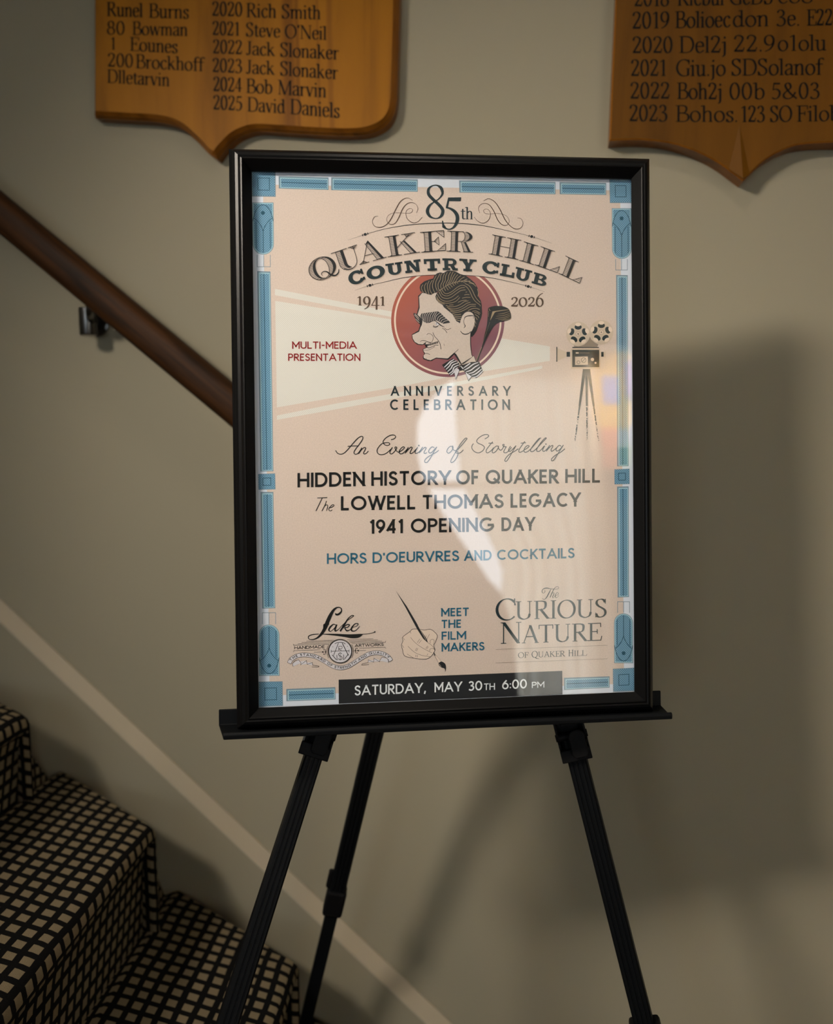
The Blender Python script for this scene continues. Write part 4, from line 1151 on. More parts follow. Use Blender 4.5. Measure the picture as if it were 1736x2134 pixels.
for s in ('150,262 120,258 85,290 72,330 95,350 130,325 155,285 150,255 148,285 175,315 205,308', '205,315 265,250 320,185 342,155 325,148 290,180 235,255 180,350 135,430 125,465 140,476 180,445 215,385 222,340 205,325 195,345 225,352 265,335 293,305',
          '580,160 615,140 634,118 610,100 560,108 500,145 472,185 490,215 545,240 575,270 555,315 500,345 445,330 408,285 412,245 430,222', '688,196 650,240 605,300 600,335 620,345 660,320 700,275', '630,216 695,216',
          '760,258 735,255 700,285 680,325 690,346 725,330 755,290 765,258 765,285 790,310 815,295 838,250 838,232 820,238 835,262 870,262', '870,262 845,305 835,335 860,345 895,325 940,270', '925,255 900,300 905,325 930,320 975,275 1000,248',
          '1000,248 955,325 900,420 870,458 850,452 860,420 910,365 980,325 1030,290', '1118,190 1075,250 1040,305 1040,335 1065,335 1100,315', '1062,216 1132,210', '1100,310 1145,285 1175,258 1155,248 1120,275 1105,315 1120,338 1160,325 1210,280',
          '1210,280 1265,215 1318,155 1325,148 1300,160 1245,225 1200,290 1195,322 1215,330 1250,310 1300,260 1360,195 1404,150 1385,150 1335,205 1285,280 1275,315 1295,328 1330,310 1375,255', '1385,250 1360,295 1360,322 1385,320 1425,280 1450,245', '1452,242 1425,290 1405,325',
          '1410,315 1450,270 1485,245 1492,262 1470,300 1475,325 1505,310 1545,275', '1605,258 1580,245 1550,270 1535,305 1550,322 1585,300 1635,240', '1635,240 1590,310 1540,390 1500,445 1475,450 1480,420 1530,375 1600,335 1655,290'):
    z.cu(s, W)
z.ell(1400, 228, 9, 9)
z = Z(a, 645, 1025, .04032)
z.st('400,315 915,295', 1.55); z.st('655,320 330,990', 1.6); z.st('875,465 820,640 640,990', 1.55); z.cu('790,730 850,680 915,675 940,720 920,840 880,985', 1.5)
z.cu('1040,830 1150,790 1250,730 1255,670 1190,665 1090,740 1010,850 1010,950 1080,985 1180,930', 1.45)
a.build('evening_script', [M_BLACK], sheet)

# ---- small swash "The" over the nature logo
a = sheet_art(8); z = Z(a, 1120, 1215, .03456)
z.a.curve(z.p('450,430 455,530 390,610 310,590 275,500 310,400 430,320 600,305 760,340 960,365 1200,365 1285,290 1235,215 1130,230 1010,340 900,550 760,875'), [.7, .9, .7, 1.1, 1.3, 1.2, 1.6, 1.7, 1.1, .8, .8, .8, .7, .8, 1.0, 1.4, 1.5])
z.a.curve(z.p('820,370 700,590 570,840 460,960 370,985 305,935'), [.8, 1.7, 1.8, 1.1, .9, 1.1])
z.a.curve(z.p('850,680 920,600 990,590 990,680 920,820 930,885 1000,860 1070,760'), [.6, .7, .9, 1.3, 1.3, .8, .6, .6])
z.a.curve(z.p('1110,750 1210,720 1265,650 1230,580 1150,600 1085,740 1090,850 1150,880 1230,830 1290,740'), [.6, .7, .8, .7, .8, 1.3, 1.2, .8, .6, .5])
a.build('the_script', [M_NAVY], sheet)

# ---- 85th with swashes and arched rules
a = sheet_art(9); z = Z(a, 760, 370, .19585)
z.a.curve(z.p('830,160 812,110 765,82 715,90 680,125 682,180 730,235 790,290 830,345 820,400 780,432 735,432 690,408 668,355 690,300 735,262 790,225 822,185 830,158'),
          [5.5, 6.2, 2.6, 2.6, 5.5, 6.5, 6.5, 6.5, 6.8, 6.0, 2.6, 2.4, 5.5, 7.0, 5.0, 2.6, 2.6, 4.2, 5.2])
z.fill('888,212 1028,210 1022,252 895,250'); z.fill('888,212 900,212 900,250 885,320 862,318')
z.a.curve(z.p('864,320 905,328 955,360 985,410 982,470 950,525 905,550 860,540 835,518'), [2.2, 4.2, 6.5, 7.6, 7.2, 4.5, 2.4, 3.0, 4.4]); z.fill('822,458 834,460 845,498 870,535 850,545 826,530')
a.build('number_text', [M_NAVY], sheet)
a = sheet_art(9)
word(a, 'th', 960, 986.5, (456.8, 457), 25.5, SERIF, serif=True, pen=(.058, .024, .2), gap=0); a.build('ordinal_text', [M_NAVY], sheet)
a = sheet_art(8); z = Z(a, 760, 370, .19585)
for s, w_ in (('145,412 105,418 82,465 105,515 160,530 225,505 280,440 335,330 385,250 450,217 510,242', [.7, .9, .9, 1.2, 1.6, 1.5, 1.9, 1.9, 1.7, 1.1, .8]), ('550,375 566,330 545,285 500,266 450,280 405,330 365,420 325,485 275,498 238,465 242,415 285,382 350,375 435,380 490,375 510,345 485,328 450,345 438,385 455,440 510,480 565,470 612,420', [.7, .8, .8, 1.1, 1.5, 1.8, 1.8, 1.5, 1.1, .9, .7, .7, .7, .7, .8, .8, .7, .8, 1.0, 1.3, 1.4, 1.0, .7]),
              ('1625,430 1665,440 1685,490 1660,535 1610,548 1555,520 1495,450 1440,340 1385,260 1320,225 1265,247', [.7, .9, .9, 1.2, 1.6, 1.5, 1.9, 1.9, 1.7, 1.1, .8]), ('1225,378 1210,330 1230,290 1280,275 1330,295 1375,360 1415,450 1460,500 1510,508 1538,470 1520,420 1470,392 1400,382 1330,388 1280,380 1265,350 1290,335 1325,350 1338,395 1315,455 1260,485 1205,465 1165,420', [.7, .8, .8, 1.1, 1.5, 1.8, 1.8, 1.5, 1.1, .9, .7, .7, .7, .7, .8, .8, .7, .8, 1.0, 1.3, 1.4, 1.0, .7])):
    z.a.curve(z.p(s), w_)
    if s.startswith('550') or s.startswith('1225'):
        a.build('swash_scroll', [M_BROWN], sheet); a = sheet_art(8); z = Z(a, 760, 370, .19585)
a = sheet_art(7)
up = [(725, 500.5), (761, 488.5), (800, 477.5), (850, 469), (905, 465.2), (950, 465.2), (1000, 469.2), (1050, 479), (1108, 493), (1150, 507)]
lo = [(740, 605), (771, 594.6), (800, 588), (845, 578), (895, 573.4), (950, 573), (1010, 577), (1060, 586.5), (1101, 597), (1135, 608)]
for pts, ws, dots in ((up, [.3, .5, .8, 1.3, 1.5, 1.5, 1.3, .9, .5, .3], ((761, 488.4, -.3), (1108, 493, .27))), (lo, [.3, .5, .8, 1.1, 1.3, 1.3, 1.2, .9, .5, .3], ((771, 594.6, -.28), (1101, 597, .27)))):
    a = sheet_art(7); a.curve(pts, ws)
    for x, y, r in dots:
        a.ell(x, y, 3.3, 3, 0, 14)
        for d in (-5.6, 5.6): a.ell(x + d * cos(r), y + d * sin(r), 1.1, 2.6, 0, 10, r)
    a.build('arched_rule', [M_CHAR], sheet)

# ---- engraved title: letters live in their own leaning frames (base left, base right, top left in the enlarged view)
HATCH = sheet_art(8.5)
class LF:
    def __init__(s, art, z, bl, br, tl):
        s.a, s.z, s.bl = art, z, bl
        s.u = (br[0] - bl[0], br[1] - bl[1]); s.v = (tl[0] - bl[0], tl[1] - bl[1])
    def m(s, x, y): return (s.z.x0 + (s.bl[0] + s.u[0] * x + s.v[0] * y) * s.z.k, s.z.y0 + (s.bl[1] + s.u[1] * x + s.v[1] * y) * s.z.k)
    def fill(s, pts, mi=0): s.a.fill([s.m(x, y) for x, y in pts], mi)
    def st(s, pts, w, mi=0): s.a.stroke([s.m(x, y) for x, y in pts], w, mi)
    def cu(s, pts, w, mi=0, closed=False): s.a.curve([s.m(x, y) for x, y in pts], w, mi, 7, closed)
    def band(s, fl, fr, y0, y1, n=13, frac=.62, solid='R'):
        """engraved stroke between two edges: outline, hatch lines and a solid side"""
        ys = [y0 + (y1 - y0) * i / 24 for i in range(25)]
        L = [(fl(y), y) for y in ys]; R = [(fr(y), y) for y in ys]
        Mi = [(l[0] + (r[0] - l[0]) * (frac if solid == 'R' else 1 - frac), l[1]) for l, r in zip(L, R)]
        s.st(L, 1.15); s.st(R, 1.15)
        s.fill((Mi + R[::-1]) if solid == 'R' else (L + Mi[::-1]))
        for i in range(n):
            y = y0 + (y1 - y0) * (i + .5) / n
            x0_, x1_ = (fl(y), fl(y) + (fr(y) - fl(y)) * frac) if solid == 'R' else (fl(y) + (fr(y) - fl(y)) * (1 - frac), fr(y))
            HATCH.stroke([s.m(x0_, y), s.m(x1_, y)], .75)
    def serif(s, x0, x1, y): s.st([(x0, y), (x1, y)], 1.35)
    def stem(s, x0, x1, lo=(.07, .07), hi=(.07, .07), y0=0, y1=1):
        s.band(lambda y: x0, lambda y: x1, y0, y1)
        for y, (l, r), g in ((y0, lo, 1), (y1, hi, -1)):
            s.serif(x0 - l, x1 + r, y)
            s.fill([(x0 - l * .7, y), (x0, y), (x0, y + g * .06)]); s.fill([(x1 + r * .7, y), (x1, y), (x1, y + g * .06)])
    def tri(s, pts):
        s.a.stroke([s.m(*p) for p in pts], 1.1, 0, True)
        (x0, y0), (x1, y1), (x2, y2) = pts
        for t in (.3, .55, .8): HATCH.stroke([s.m(x0 + (x2 - x0) * t, y0 + (y2 - y0) * t), s.m(x1 + (x2 - x1) * t, y1 + (y2 - y1) * t)], .6)
a = sheet_art(9)
zq, zh = Z(a, 630, 470, .17281), Z(a, 930, 470, .17281)
# Q
q = LF(a, zq, (132, 700), (440, 580), (40, 450))
eo = lambda y, r: sqrt(max(0, 1 - ((y - .5) / r) ** 2))
q.band(lambda y: .5 - .5 * eo(y, .5), lambda y: .5 - .24 * eo(y, .47) if abs(y - .5) < .47 else .5, .03, .97, 14)
q.band(lambda y: .5 + .24 * eo(y, .47) if abs(y - .5) < .47 else .5, lambda y: .5 + .5 * eo(y, .5), .03, .97, 14)
q.cu([(.5 + .5 * cos(t), .5 + .5 * sin(t)) for t in [2 * pi * i / 20 for i in range(20)]], 1.2, 0, True)
q.a.curve([q.m(*p) for p in [(.42, .18), (.40, .28), (.5, .34), (.62, .27), (.72, .08), (.86, -.02), (1.0, .05), (1.06, .2)]], [1.0, 1.4, 1.6, 2.6, 3.6, 3.2, 2.4, 1.0])
# U
q = LF(a, zq, (426, 576), (739, 468), (345, 340))
q.band(lambda y: .17 + max(0, .33 - y) ** 2 * 1.6, lambda y: .44 + max(0, .3 - y) ** 2 * 2.2, .06, 1, 12)
q.serif(0, .60, 1); q.serif(.66, 1.0, 1)
q.a.curve([q.m(*p) for p in [(.28, .12), (.36, .03), (.52, -.01), (.68, .05), (.79, .2), (.83, .4), (.84, .7), (.84, 1)]], [1.6, 2.4, 1.8, 1.2, 1.1, 1.1, 1.2, 1.4])
q.tri([(.72, .99), (.96, .99), (.84, .86)])
# A
q = LF(a, zq, (690, 470), (1015, 380), (640, 226))
q.band(lambda y: .52 - (y - .84) * .42 if 0 else .66 - .36 * y + .0, lambda y: .90 - .44 * y, 0, .92, 12)
q.fill([(.36, .88), (.52, .88), (.46, 1.03)]); q.st([(.14, .02), (.43, .94)], 1.2); q.st([(.25, .34), (.58, .34)], 1.2)
q.serif(0, .36, 0); q.serif(.5, 1, 0); q.tri([(.03, .01), (.28, .01), (.16, .12)])
# K
q = LF(a, zq, (1030, 378), (1418, 320), (990, 140))
q.stem(.13, .33, (.13, .11), (.13, .12)); q.serif(.52, .95, 1); q.st([(.33, .38), (.76, .96)], 1.2); q.tri([(.62, .99), (.88, .99), (.67, .84)])
q.band(lambda y: .72 - .40 * y, lambda y: .90 - .46 * y, 0, .68, 9); q.serif(.5, 1, 0)
# E
q = LF(a, zq, (1436, 322), (1728, 298), (1420, 84))
q.stem(.16, .44, (.16, .1), (.16, .1)); q.serif(.16, .98, 1); q.serif(.16, 1.0, 0); q.tri([(.66, .99), (.98, .99), (.97, .66)]); q.tri([(.66, .01), (1.0, .01), (1.02, .34)])
q.st([(.44, .5), (.62, .5)], 1.2); q.tri([(.74, .7), (.74, .3), (.55, .5)])
# R
q = LF(a, zh, (4, 308), (325, 322), (12, 66))
q.stem(.16, .40, (.16, .12), (.16, .1))
q.band(lambda y: .62 + .10 * eo(y, .29) if 0 else .58 + .09 * sqrt(max(0, 1 - ((y - .76) / .22) ** 2)), lambda y: .58 + .36 * sqrt(max(0, 1 - ((y - .76) / .25) ** 2)), .53, .99, 7)
q.serif(.16, .62, 1); q.st([(.40, .51), (.62, .51)], 1.2); q.band(lambda y: .66 - .26 * y, lambda y: .90 - .40 * y, 0, .5, 7); q.serif(.62, 1.0, 0)
# H I L L
HATCH.build('title_hatching', [M_CHAR], sheet); HATCH = sheet_art(8.5)
ttl0 = a.build('title_lettering', [M_CHAR], sheet)
a = sheet_art(9); zh = Z(a, 930, 470, .17281)
q = LF(a, zh, (510, 340), (870, 410), (548, 110))
q.stem(.12, .33, (.12, .14), (.1, .14)); q.stem(.66, .87, (.12, .13), (.14, .12)); q.st([(.33, .5), (.66, .5)], 1.2)
q = LF(a, zh, (880, 418), (1055, 470), (935, 195)); q.stem(.26, .70, (.26, .3), (.26, .3))
for bl, br, tl in (((1065, 470), (1345, 570), (1137, 252)), ((1355, 575), (1612, 698), (1437, 365))):
    q = LF(a, zh, bl, br, tl); q.stem(.18, .46, (.18, 0), (.18, .16)); q.serif(.18, .97, 0); q.tri([(.66, .01), (.98, .01), (.99, .34)])
HATCH.build('title_hatching', [M_CHAR], sheet)
ttl = a.build('title_lettering', [M_CHAR], sheet)

# ---- slab letters
a = sheet_art(9); zq, zh = Z(a, 630, 470, .17281), Z(a, 930, 470, .17281)
def rotframe(z_, cx_, cy_, w_, h_, deg):
    c, s_ = cos(radians(deg)), sin(radians(deg))
    u, v = (c * w_, s_ * w_), (s_ * h_, -c * h_)
    bl = (cx_ - u[0] / 2 - v[0] / 2, cy_ - u[1] / 2 - v[1] / 2)
    return LF(a, z_, bl, (bl[0] + u[0], bl[1] + u[1]), (bl[0] + v[0], bl[1] + v[1]))
def ring(q, a0=0, a1=360, t=.27, tv=.2):
    n = 30
    A_ = [radians(a0 + (a1 - a0) * i / n) for i in range(n + 1)]
    o = [(.5 + .5 * cos(t_), .5 + .5 * sin(t_)) for t_ in A_]; i_ = [(.5 + (.5 - t) * cos(t_), .5 + (.5 - tv) * sin(t_)) for t_ in A_]
    for k in range(n): a.quad([q.m(*p) for p in (o[k], o[k + 1], i_[k + 1], i_[k])])
def R(q, x0, x1, y0, y1): a.quad([q.m(*p) for p in ((x0, y0), (x1, y0), (x1, y1), (x0, y1))])
def slabC(q):
    ring(q, 28, 332); R(q, .84, .96, .6, .98); R(q, .84, .96, .14, .36); a.quad([q.m(*p) for p in ((.72, .98), (.9, .76), (.96, .6), (.84, .6))])
slabC(rotframe(zq, 655, 624, 205, 165, -20))
ring(rotframe(zq, 885, 565, 226, 158, -17))
def slabU(q):
    R(q, .12, .38, .36, 1); R(q, .66, .88, .36, 1); R(q, 0, .50, .84, 1); R(q, .56, 1, .84, 1)
    n = 16
    for i in range(n):
        t0, t1 = pi + pi * i / n, pi + pi * (i + 1) / n
        o = lambda t_: (.5 + .38 * cos(t_), .38 + .38 * sin(t_)); ii = lambda t_: (.52 + .14 * cos(t_), .38 + .20 * sin(t_))
        a.quad([q.m(*p) for p in (o(t0), o(t1), ii(t1), ii(t0))])
slabU(LF(a, zq, (1022, 610), (1227, 580), (1000, 465)))
q = LF(a, zq, (1248, 576), (1432, 552), (1228, 430)); R(q, .1, .3, 0, 1); R(q, .72, .92, 0, 1); a.quad([q.m(*p) for p in ((.1, 1), (.4, 1), (.92, 0), (.66, 0))]); R(q, -.02, .44, 0, .2); R(q, -.0, .2, .8, 1); R(q, .6, 1.06, .8, 1)
q = LF(a, zq, (1472, 548), (1669, 541), (1463, 405)); R(q, .36, .64, 0, 1); R(q, 0, 1, .8, 1); R(q, 0, .16, .58, 1); R(q, .84, 1, .58, 1); R(q, .2, .78, 0, .2)
q = LF(a, zh, (-42, 540), (140, 542), (-48, 395)); R(q, .12, .38, 0, 1); R(q, 0, .6, .82, 1); R(q, 0, .5, 0, .2); R(q, .38, .66, .36, .54); a.quad([q.m(*p) for p in ((.44, .5), (.72, .5), (.94, .0), (.66, 0))]); R(q, .64, 1.0, 0, .19)
for i in range(12):
    t0, t1 = pi / 2 - pi * i / 12, pi / 2 - pi * (i + 1) / 12
    o = lambda t_: (.6 + .34 * cos(t_), .68 + .32 * sin(t_)); ii = lambda t_: (.6 + .10 * cos(t_), .68 + .14 * sin(t_))
    a.quad([q.m(*p) for p in (o(t0), o(t1), ii(t1), ii(t0))])
q = LF(a, zh, (150, 545), (360, 559), (158, 398)); a.quad([q.m(*p) for p in ((.08, 1), (.38, 1), (.66, .42), (.38, .42))]); a.quad([q.m(*p) for p in ((.66, 1), (.90, 1), (.64, .42), (.46, .42))]); R(q, .38, .64, 0, .5); R(q, 0, .46, .82, 1); R(q, .58, 1, .82, 1); R(q, .26, .76, 0, .2)
slabC(rotframe(zh, 537, 508, 207, 156, 9))
q = LF(a, zh, (643, 602), (818, 634), (670, 458)); R(q, .12, .42, 0, 1); R(q, 0, .54, .82, 1); R(q, 0, .98, 0, .2); R(q, .80, .98, 0, .44)
slabU(LF(a, zh, (808, 640), (1005, 692), (842, 496)))
q = LF(a, zh, (1027, 692), (1200, 742), (1062, 560)); R(q, .12, .40, 0, 1); R(q, 0, .62, .83, 1); R(q, 0, .62, 0, .18); R(q, .4, .6, .44, .57)
for cy_, ry, rx in ((.75, .25, .30), (.27, .27, .38)):
    for i in range(12):
        t0, t1 = pi / 2 - pi * i / 12, pi / 2 - pi * (i + 1) / 12
        o = lambda t_: (.6 + rx * cos(t_), cy_ + ry * sin(t_)); ii = lambda t_: (.58 + (rx - .24) * cos(t_), cy_ + (ry - .15) * sin(t_))
        a.quad([q.m(*p) for p in (o(t0), o(t1), ii(t1), ii(t0))])
club = a.build('club_lettering', [M_NAVY], sheet)
# printed drop shadows: the same letters offset down and right on the layer below
for src, nm in ((ttl0, 'title_drop_shadow'), (ttl, 'title_drop_shadow'), (club, 'club_drop_shadow')):
    me = src.data.copy(); me.materials.clear(); me.materials.append(M_SHADE)
    for v in me.vertices: v.co += Vector((.0006, LAY * 2, -.0007))
    o = bpy.data.objects.new(nm, me); COL.objects.link(o); o.parent = sheet
# ------------------------------------------------------------------ portrait medallion
a = sheet_art(4)
loc = sm(lo, 8)
def arc_y(x):
    for p, q in zip(loc, loc[1:]):
        if p[0] <= x <= q[0]: return p[1] + (q[1] - p[1]) * (x - p[0]) / (q[0] - p[0])
    return 0
def cutdisc(r, mi):
    pts = []
    for i in range(180):
        t = 2 * pi * i / 180
        x, y = 933.2 + r * cos(t), 667.7 + r * sin(t)
        pts.append((x, max(y, arc_y(x))))
    a.fill(pts, mi)
cutdisc(118, 0); a.lift = 5; cutdisc(112, 1); a.lift = 6; cutdisc(108.3, 0)
med = a.build('medallion_disc', [M_DISC, M_CREAM], sheet)

MATS = [M_CHAR, M_SKIN, M_TAN, M_PALE]
a = sheet_art(8)
z1, z2, z3 = Z(a, 850, 555, .09793), Z(a, 850, 650, .09793), Z(a, 950, 620, .08436)
# face: dark contour silhouette, then the skin shape inside it
contour = z1.p('290,560 218,630 228,860 190,1010 130,990 118,1020 170,1150 262,1245') + z2.p('225,395 85,480 88,560 130,640 200,695 300,708 355,690 375,740 395,752 318,790 322,840 348,885 318,960 330,1005 380,1025 440,1045 510,1045 580,1000 625,990 860,1020 900,990 985,905 1040,985 1110,1090 1140,1125 1370,985 1365,920 1345,760 1335,600 1350,440') + z1.p('1420,1250 1330,900 900,640 600,560')
a.fill(contour, 0)
a.lift = 9
skin = z1.p('302,568 238,650 252,880 205,1030 265,1090 310,1160 300,1240') + z2.p('270,330 240,420 95,492 104,565 150,640 225,682 315,690 372,650 395,640 372,690 420,745 400,765 330,795 335,835 370,885 335,930 340,985 400,1010 480,1028 545,1000 600,972 860,992 990,868 1030,900 1080,985 1140,1100 1370,955 1345,820 1330,600 1338,440') + z1.p('1410,1250 1320,900 900,640 600,560')
a.fill(skin, 1)
# ear is part of the skin, drawn above the hair further below
a.lift = 10
hair = z1.p('335,570 270,530 250,450 268,385 350,320 450,282 540,256 560,200 620,150 685,130 760,142 830,100 930,90 1020,112 1110,162 1230,195 1320,262 1420,350 1480,450 1512,545 1500,640 1550,725 1572,820 1574,900 1582,1000 1560,1100 1520,1200 1490,1300') + z2.p('1460,410 1410,485 1365,535 1340,520 1350,430 1400,330 1420,200') + z1.p('1415,1100 1390,1020 1300,965 1220,985 1160,1050 1125,1140 1110,1212 1030,1165 950,1020 850,940 765,870 740,822 660,775 600,705 586,640 612,580 655,528 598,565 560,570 500,608 440,600 365,572')
a.fill(hair, 0)
a.lift = 11
# lighter strands
for s in ('655,525 760,455 900,380 1080,325 1250,310 1410,375', '320,390 290,450 305,520 335,555', '395,350 355,420 362,500 395,575', '455,310 420,380 418,460 450,600', '520,295 470,390 470,500 520,595', '605,195 555,290 525,390 535,480 575,560', '685,155 645,230 600,320 590,420 625,520', '735,145 700,200 690,280 645,370 650,470 680,510', '780,150 750,230 740,310 700,400 705,465', '840,130 800,220 795,300 755,380 760,440',
          '915,115 870,190 860,270 820,350 800,420', '965,115 925,200 905,280 865,350 840,400', '1010,150 960,230 930,310 880,370', '1065,175 1010,240 975,310 940,355', '1130,195 1060,250 1020,320 985,345', '1205,225 1130,270 1070,330', '1265,268 1190,305 1140,335', '1330,310 1260,320 1180,340',
          '720,485 780,570 860,575 960,520 1060,440 1150,405 1240,430 1310,520 1370,650 1430,740 1530,820', '690,505 740,600 830,630 930,590 1040,510 1130,460 1210,455', '660,540 720,650 820,685 920,660 1040,575 1130,515 1230,500', '625,585 690,690 790,740 900,735 1000,690 1080,625', '610,640 670,730 780,780 900,780 1020,745 1105,660', '610,680 680,770 780,805', '770,460 805,520', '815,440 860,505', '860,420 905,475', '905,395 950,445', '955,375 990,415', '1000,355 1025,385', '1045,345 1070,365',
          '1210,365 1300,410 1370,510 1420,620 1470,700 1540,770', '1200,610 1260,600 1310,605', '1155,680 1230,660 1330,660', '1065,770 1150,730 1250,720', '1230,550 1260,545', '810,830 900,860 1000,855 1100,820 1200,755 1290,735', '880,825 970,820', '830,870 930,905 1040,900 1160,850 1250,790 1330,765', '860,900 960,945 1080,935 1200,880 1310,815 1450,810', '900,950 1000,980 1100,970 1220,920 1340,855 1445,850', '950,1000 1040,1030 1130,1020', '970,1045 1050,1070 1140,1065', '990,1085 1060,1105 1130,1105', '1010,1125 1070,1150 1120,1155', '1280,945 1360,905 1450,895 1530,920', '1370,960 1450,950 1540,1000', '1410,985 1480,995 1525,1030', '1430,1025 1490,1060 1510,1100', '1440,1080 1480,1140', '1425,1160 1450,1220', '1415,1230 1430,1290', '1540,850 1535,820', '1480,480 1500,560 1490,640', '1300,350 1390,375 1450,430'):
    z1.cu(s, 1.05, 2)
# ear
z1.smooth('1130,1240 1130,1150 1165,1050 1225,985 1300,965 1375,1000 1415,1080 1422,1180 1400,1290 1350,1390 1290,1440 1230,1448 1170,1425 1125,1380', 1)
a.lift = 12
z2.a.curve(z2.p('1118,405 1160,455 1220,476 1290,460 1345,415'), [1.0, 1.6, 2.0, 1.6, 1.2])
z1.a.curve(z1.p('1200,1125 1215,1085 1265,1060 1340,1050 1398,1050'), [1.0, 1.6, 1.8, 2.0, 1.4]); z1.cu('1398,1050 1392,1115', .8); z1.a.curve(z1.p('1205,1110 1188,1170 1205,1240 1222,1270 1190,1315'), [.8, .9, 1.2, 1.6, .7])
# brows
z1.fill('265,1060 290,1005 380,990 500,975 640,958 690,990 770,1070 890,1180 900,1198 760,1222 720,1205 610,1150 520,1175 470,1200 400,1208 340,1180 305,1140')
z1.fill('120,1000 140,992 230,1060 265,1080 310,1140 262,1245 180,1150')
a.lift = 13
for s in ('330,1000 305,1060 330,1150', '380,992 345,1060 350,1180', '430,985 385,1060 385,1195', '480,980 430,1060 425,1200', '530,975 480,1050 465,1180', '580,970 525,1060 505,1170', '625,965 570,1050 545,1160', '680,990 600,1060 585,1145', '725,1030 650,1080 625,1145', '765,1070 690,1110 665,1165', '810,1110 730,1140 700,1185', '850,1150 780,1170 735,1205', '150,1010 240,1110', '140,1030 240,1150', '165,1120 245,1200'):
    z1.cu(s, .95, 1)
# eye, creases, nostril, mouth, moustache
z2.a.curve(z2.p('570,185 640,235 700,285 780,325'), [.8, 2.0, 2.0, .7]); z2.cu('775,345 840,378 920,348', .8); z2.cu('730,345 790,385 835,450', .9)
z2.smooth('585,225 640,240 660,275 610,285', 3); z2.fill('600,235 625,245 620,280 600,270'); z2.a.curve(z2.p('655,280 620,315 570,320 540,300'), [.7, 1.8, 1.4, .6])
for s in ('560,312 530,308', '575,318 548,335', '600,318 585,340', '560,300 538,288'): z2.st(s, .6)
z2.cu('400,490 430,462 480,468 525,505 540,560 515,630 490,655', .75); z2.a.curve(z2.p('490,655 430,640 350,610 290,612 262,640'), [1.5, 1.3, .9, .7, .5]); z2.cu('530,440 570,520 640,600 685,680 705,795', 1.0)
z2.a.curve(z2.p('405,750 450,765 520,740 590,708 650,712'), [1.6, 1.1, .9, .9, 1.0]); z2.cu('335,815 420,815 500,785 575,735', .55); z2.cu('350,890 410,885 470,908', .8); z2.cu('335,980 395,1012 385,985', .7)
z2.fill('365,688 420,690 410,752 372,745'); 
for i in range(13):
    x = 405 + i * 19.5; y = 712 - i * 5.2 - (2 if i > 7 else 0)
    z2.st([(x + 4, y - 26), (x - 2, y + 22)], 1.15)
z2.cu('1075,795 1040,830 990,872', .9); z2.cu('765,680 775,720', .5)
z2.a.curve(z2.p('600,985 700,990 800,1000 860,995 920,935 985,875'), [1.4, 1.6, 2.2, 2.6, 1.6, 1.2]); z2.a.curve(z2.p('990,880 1040,960 1100,1065 1140,1120'), [2.4, 1.8, 1.3, 1.0])
z2.a.curve(z2.p('1340,440 1332,600 1340,760 1362,930'), [1.6, 1.5, 1.4, 1.0])
# collar and bow tie
a.lift = 14
z2.fill('1140,1105 1180,1110 1370,960 1395,935 1415,945 1450,1060 1300,1110 1200,1150', 1)
for s in ('1130,1100 1180,1108 1280,1040 1370,958', '1370,955 1390,935 1410,945 1450,1055'): z2.st(s, 1.0)
z2.fill('1060,1030 1135,1130 1100,1180 1060,1060', 1); z2.st('1062,1020 1135,1120', .9)
z2.fill('985,1290 1040,1210 1105,1225 1015,1430', 3); z2.st('1105,1220 1020,1430 988,1300', 1.2); z2.fill('1215,1250 1350,1370 1290,1460 1240,1330', 3); z2.st('1205,1255 1245,1340 1290,1462 1360,1378', 1.3)
a.lift = 15
z2.fill('725,1128 950,990 1095,1090 1085,1175 1000,1220 985,1320 890,1350'); z2.fill('1100,1125 1180,1125 1350,1065 1520,1060 1600,1275 1455,1405 1365,1380 1290,1330 1205,1265 1100,1200')
a.lift = 16
for s in ('775,1180 850,1110 900,1060 980,1010', '810,1225 885,1150 930,1085 1040,1040', '845,1270 920,1200 960,1130 1075,1080', '870,1320 950,1260 985,1180 1080,1130', '905,1345 965,1300 1010,1225 1060,1185'):
    z2.a.curve(z2.p(s), [1.6, 2.4, 2.4, 1.6], 3)
for s in ('1190,1190 1260,1140 1330,1090', '1200,1240 1290,1190 1400,1110 1500,1075', '1240,1275 1340,1240 1430,1170 1520,1120', '1290,1310 1380,1290 1480,1220 1540,1165', '1350,1350 1440,1320 1520,1260 1570,1215', '1390,1390 1470,1370 1560,1290 1590,1255', '1120,1150 1180,1210'):
    z2.a.curve(z2.p(s), [1.4, 2.3, 2.3, 1.4][:len(P(s))], 3)
z2.smooth('1085,1185 1130,1190 1175,1235 1120,1250 1080,1220', 0)
a.build('portrait_drawing', MATS, sheet)

# golf club
a = sheet_art(17); z3 = Z(a, 950, 620, .08436)
z3.smooth('800,270 850,235 960,208 1060,208 1180,222 1290,270 1330,330 1358,420 1352,510 1290,550 1180,580 1060,615 980,660 900,760 840,860 790,960 740,1060 690,1180 640,1300 590,1430 545,1575 500,1575 545,1450 610,1290 660,1150 700,960 740,800 770,650 785,480 790,360')
a.lift = 18
z3.fill('845,575 870,470 905,345 1000,330 1300,292 1310,302 1000,350 960,372 900,480', 1)
for s in ('1040,410 1180,390 1320,345', '1000,465 1180,440 1335,395', '975,520 1180,490 1340,430', '1040,550 1180,530 1340,470', '1120,568 1240,548 1335,520'):
    z3.a.curve(z3.p(s), [.3, .9, .5], 1)
z3.a.curve(z3.p('825,270 830,310 865,325'), [.6, 1.0, .4], 1)
for i in range(16):
    t = i / 15; x = 832 - 155 * t - 10 * t * t; y = 620 + 500 * t
    z3.ell(x, y, 5.5, 7, 1)
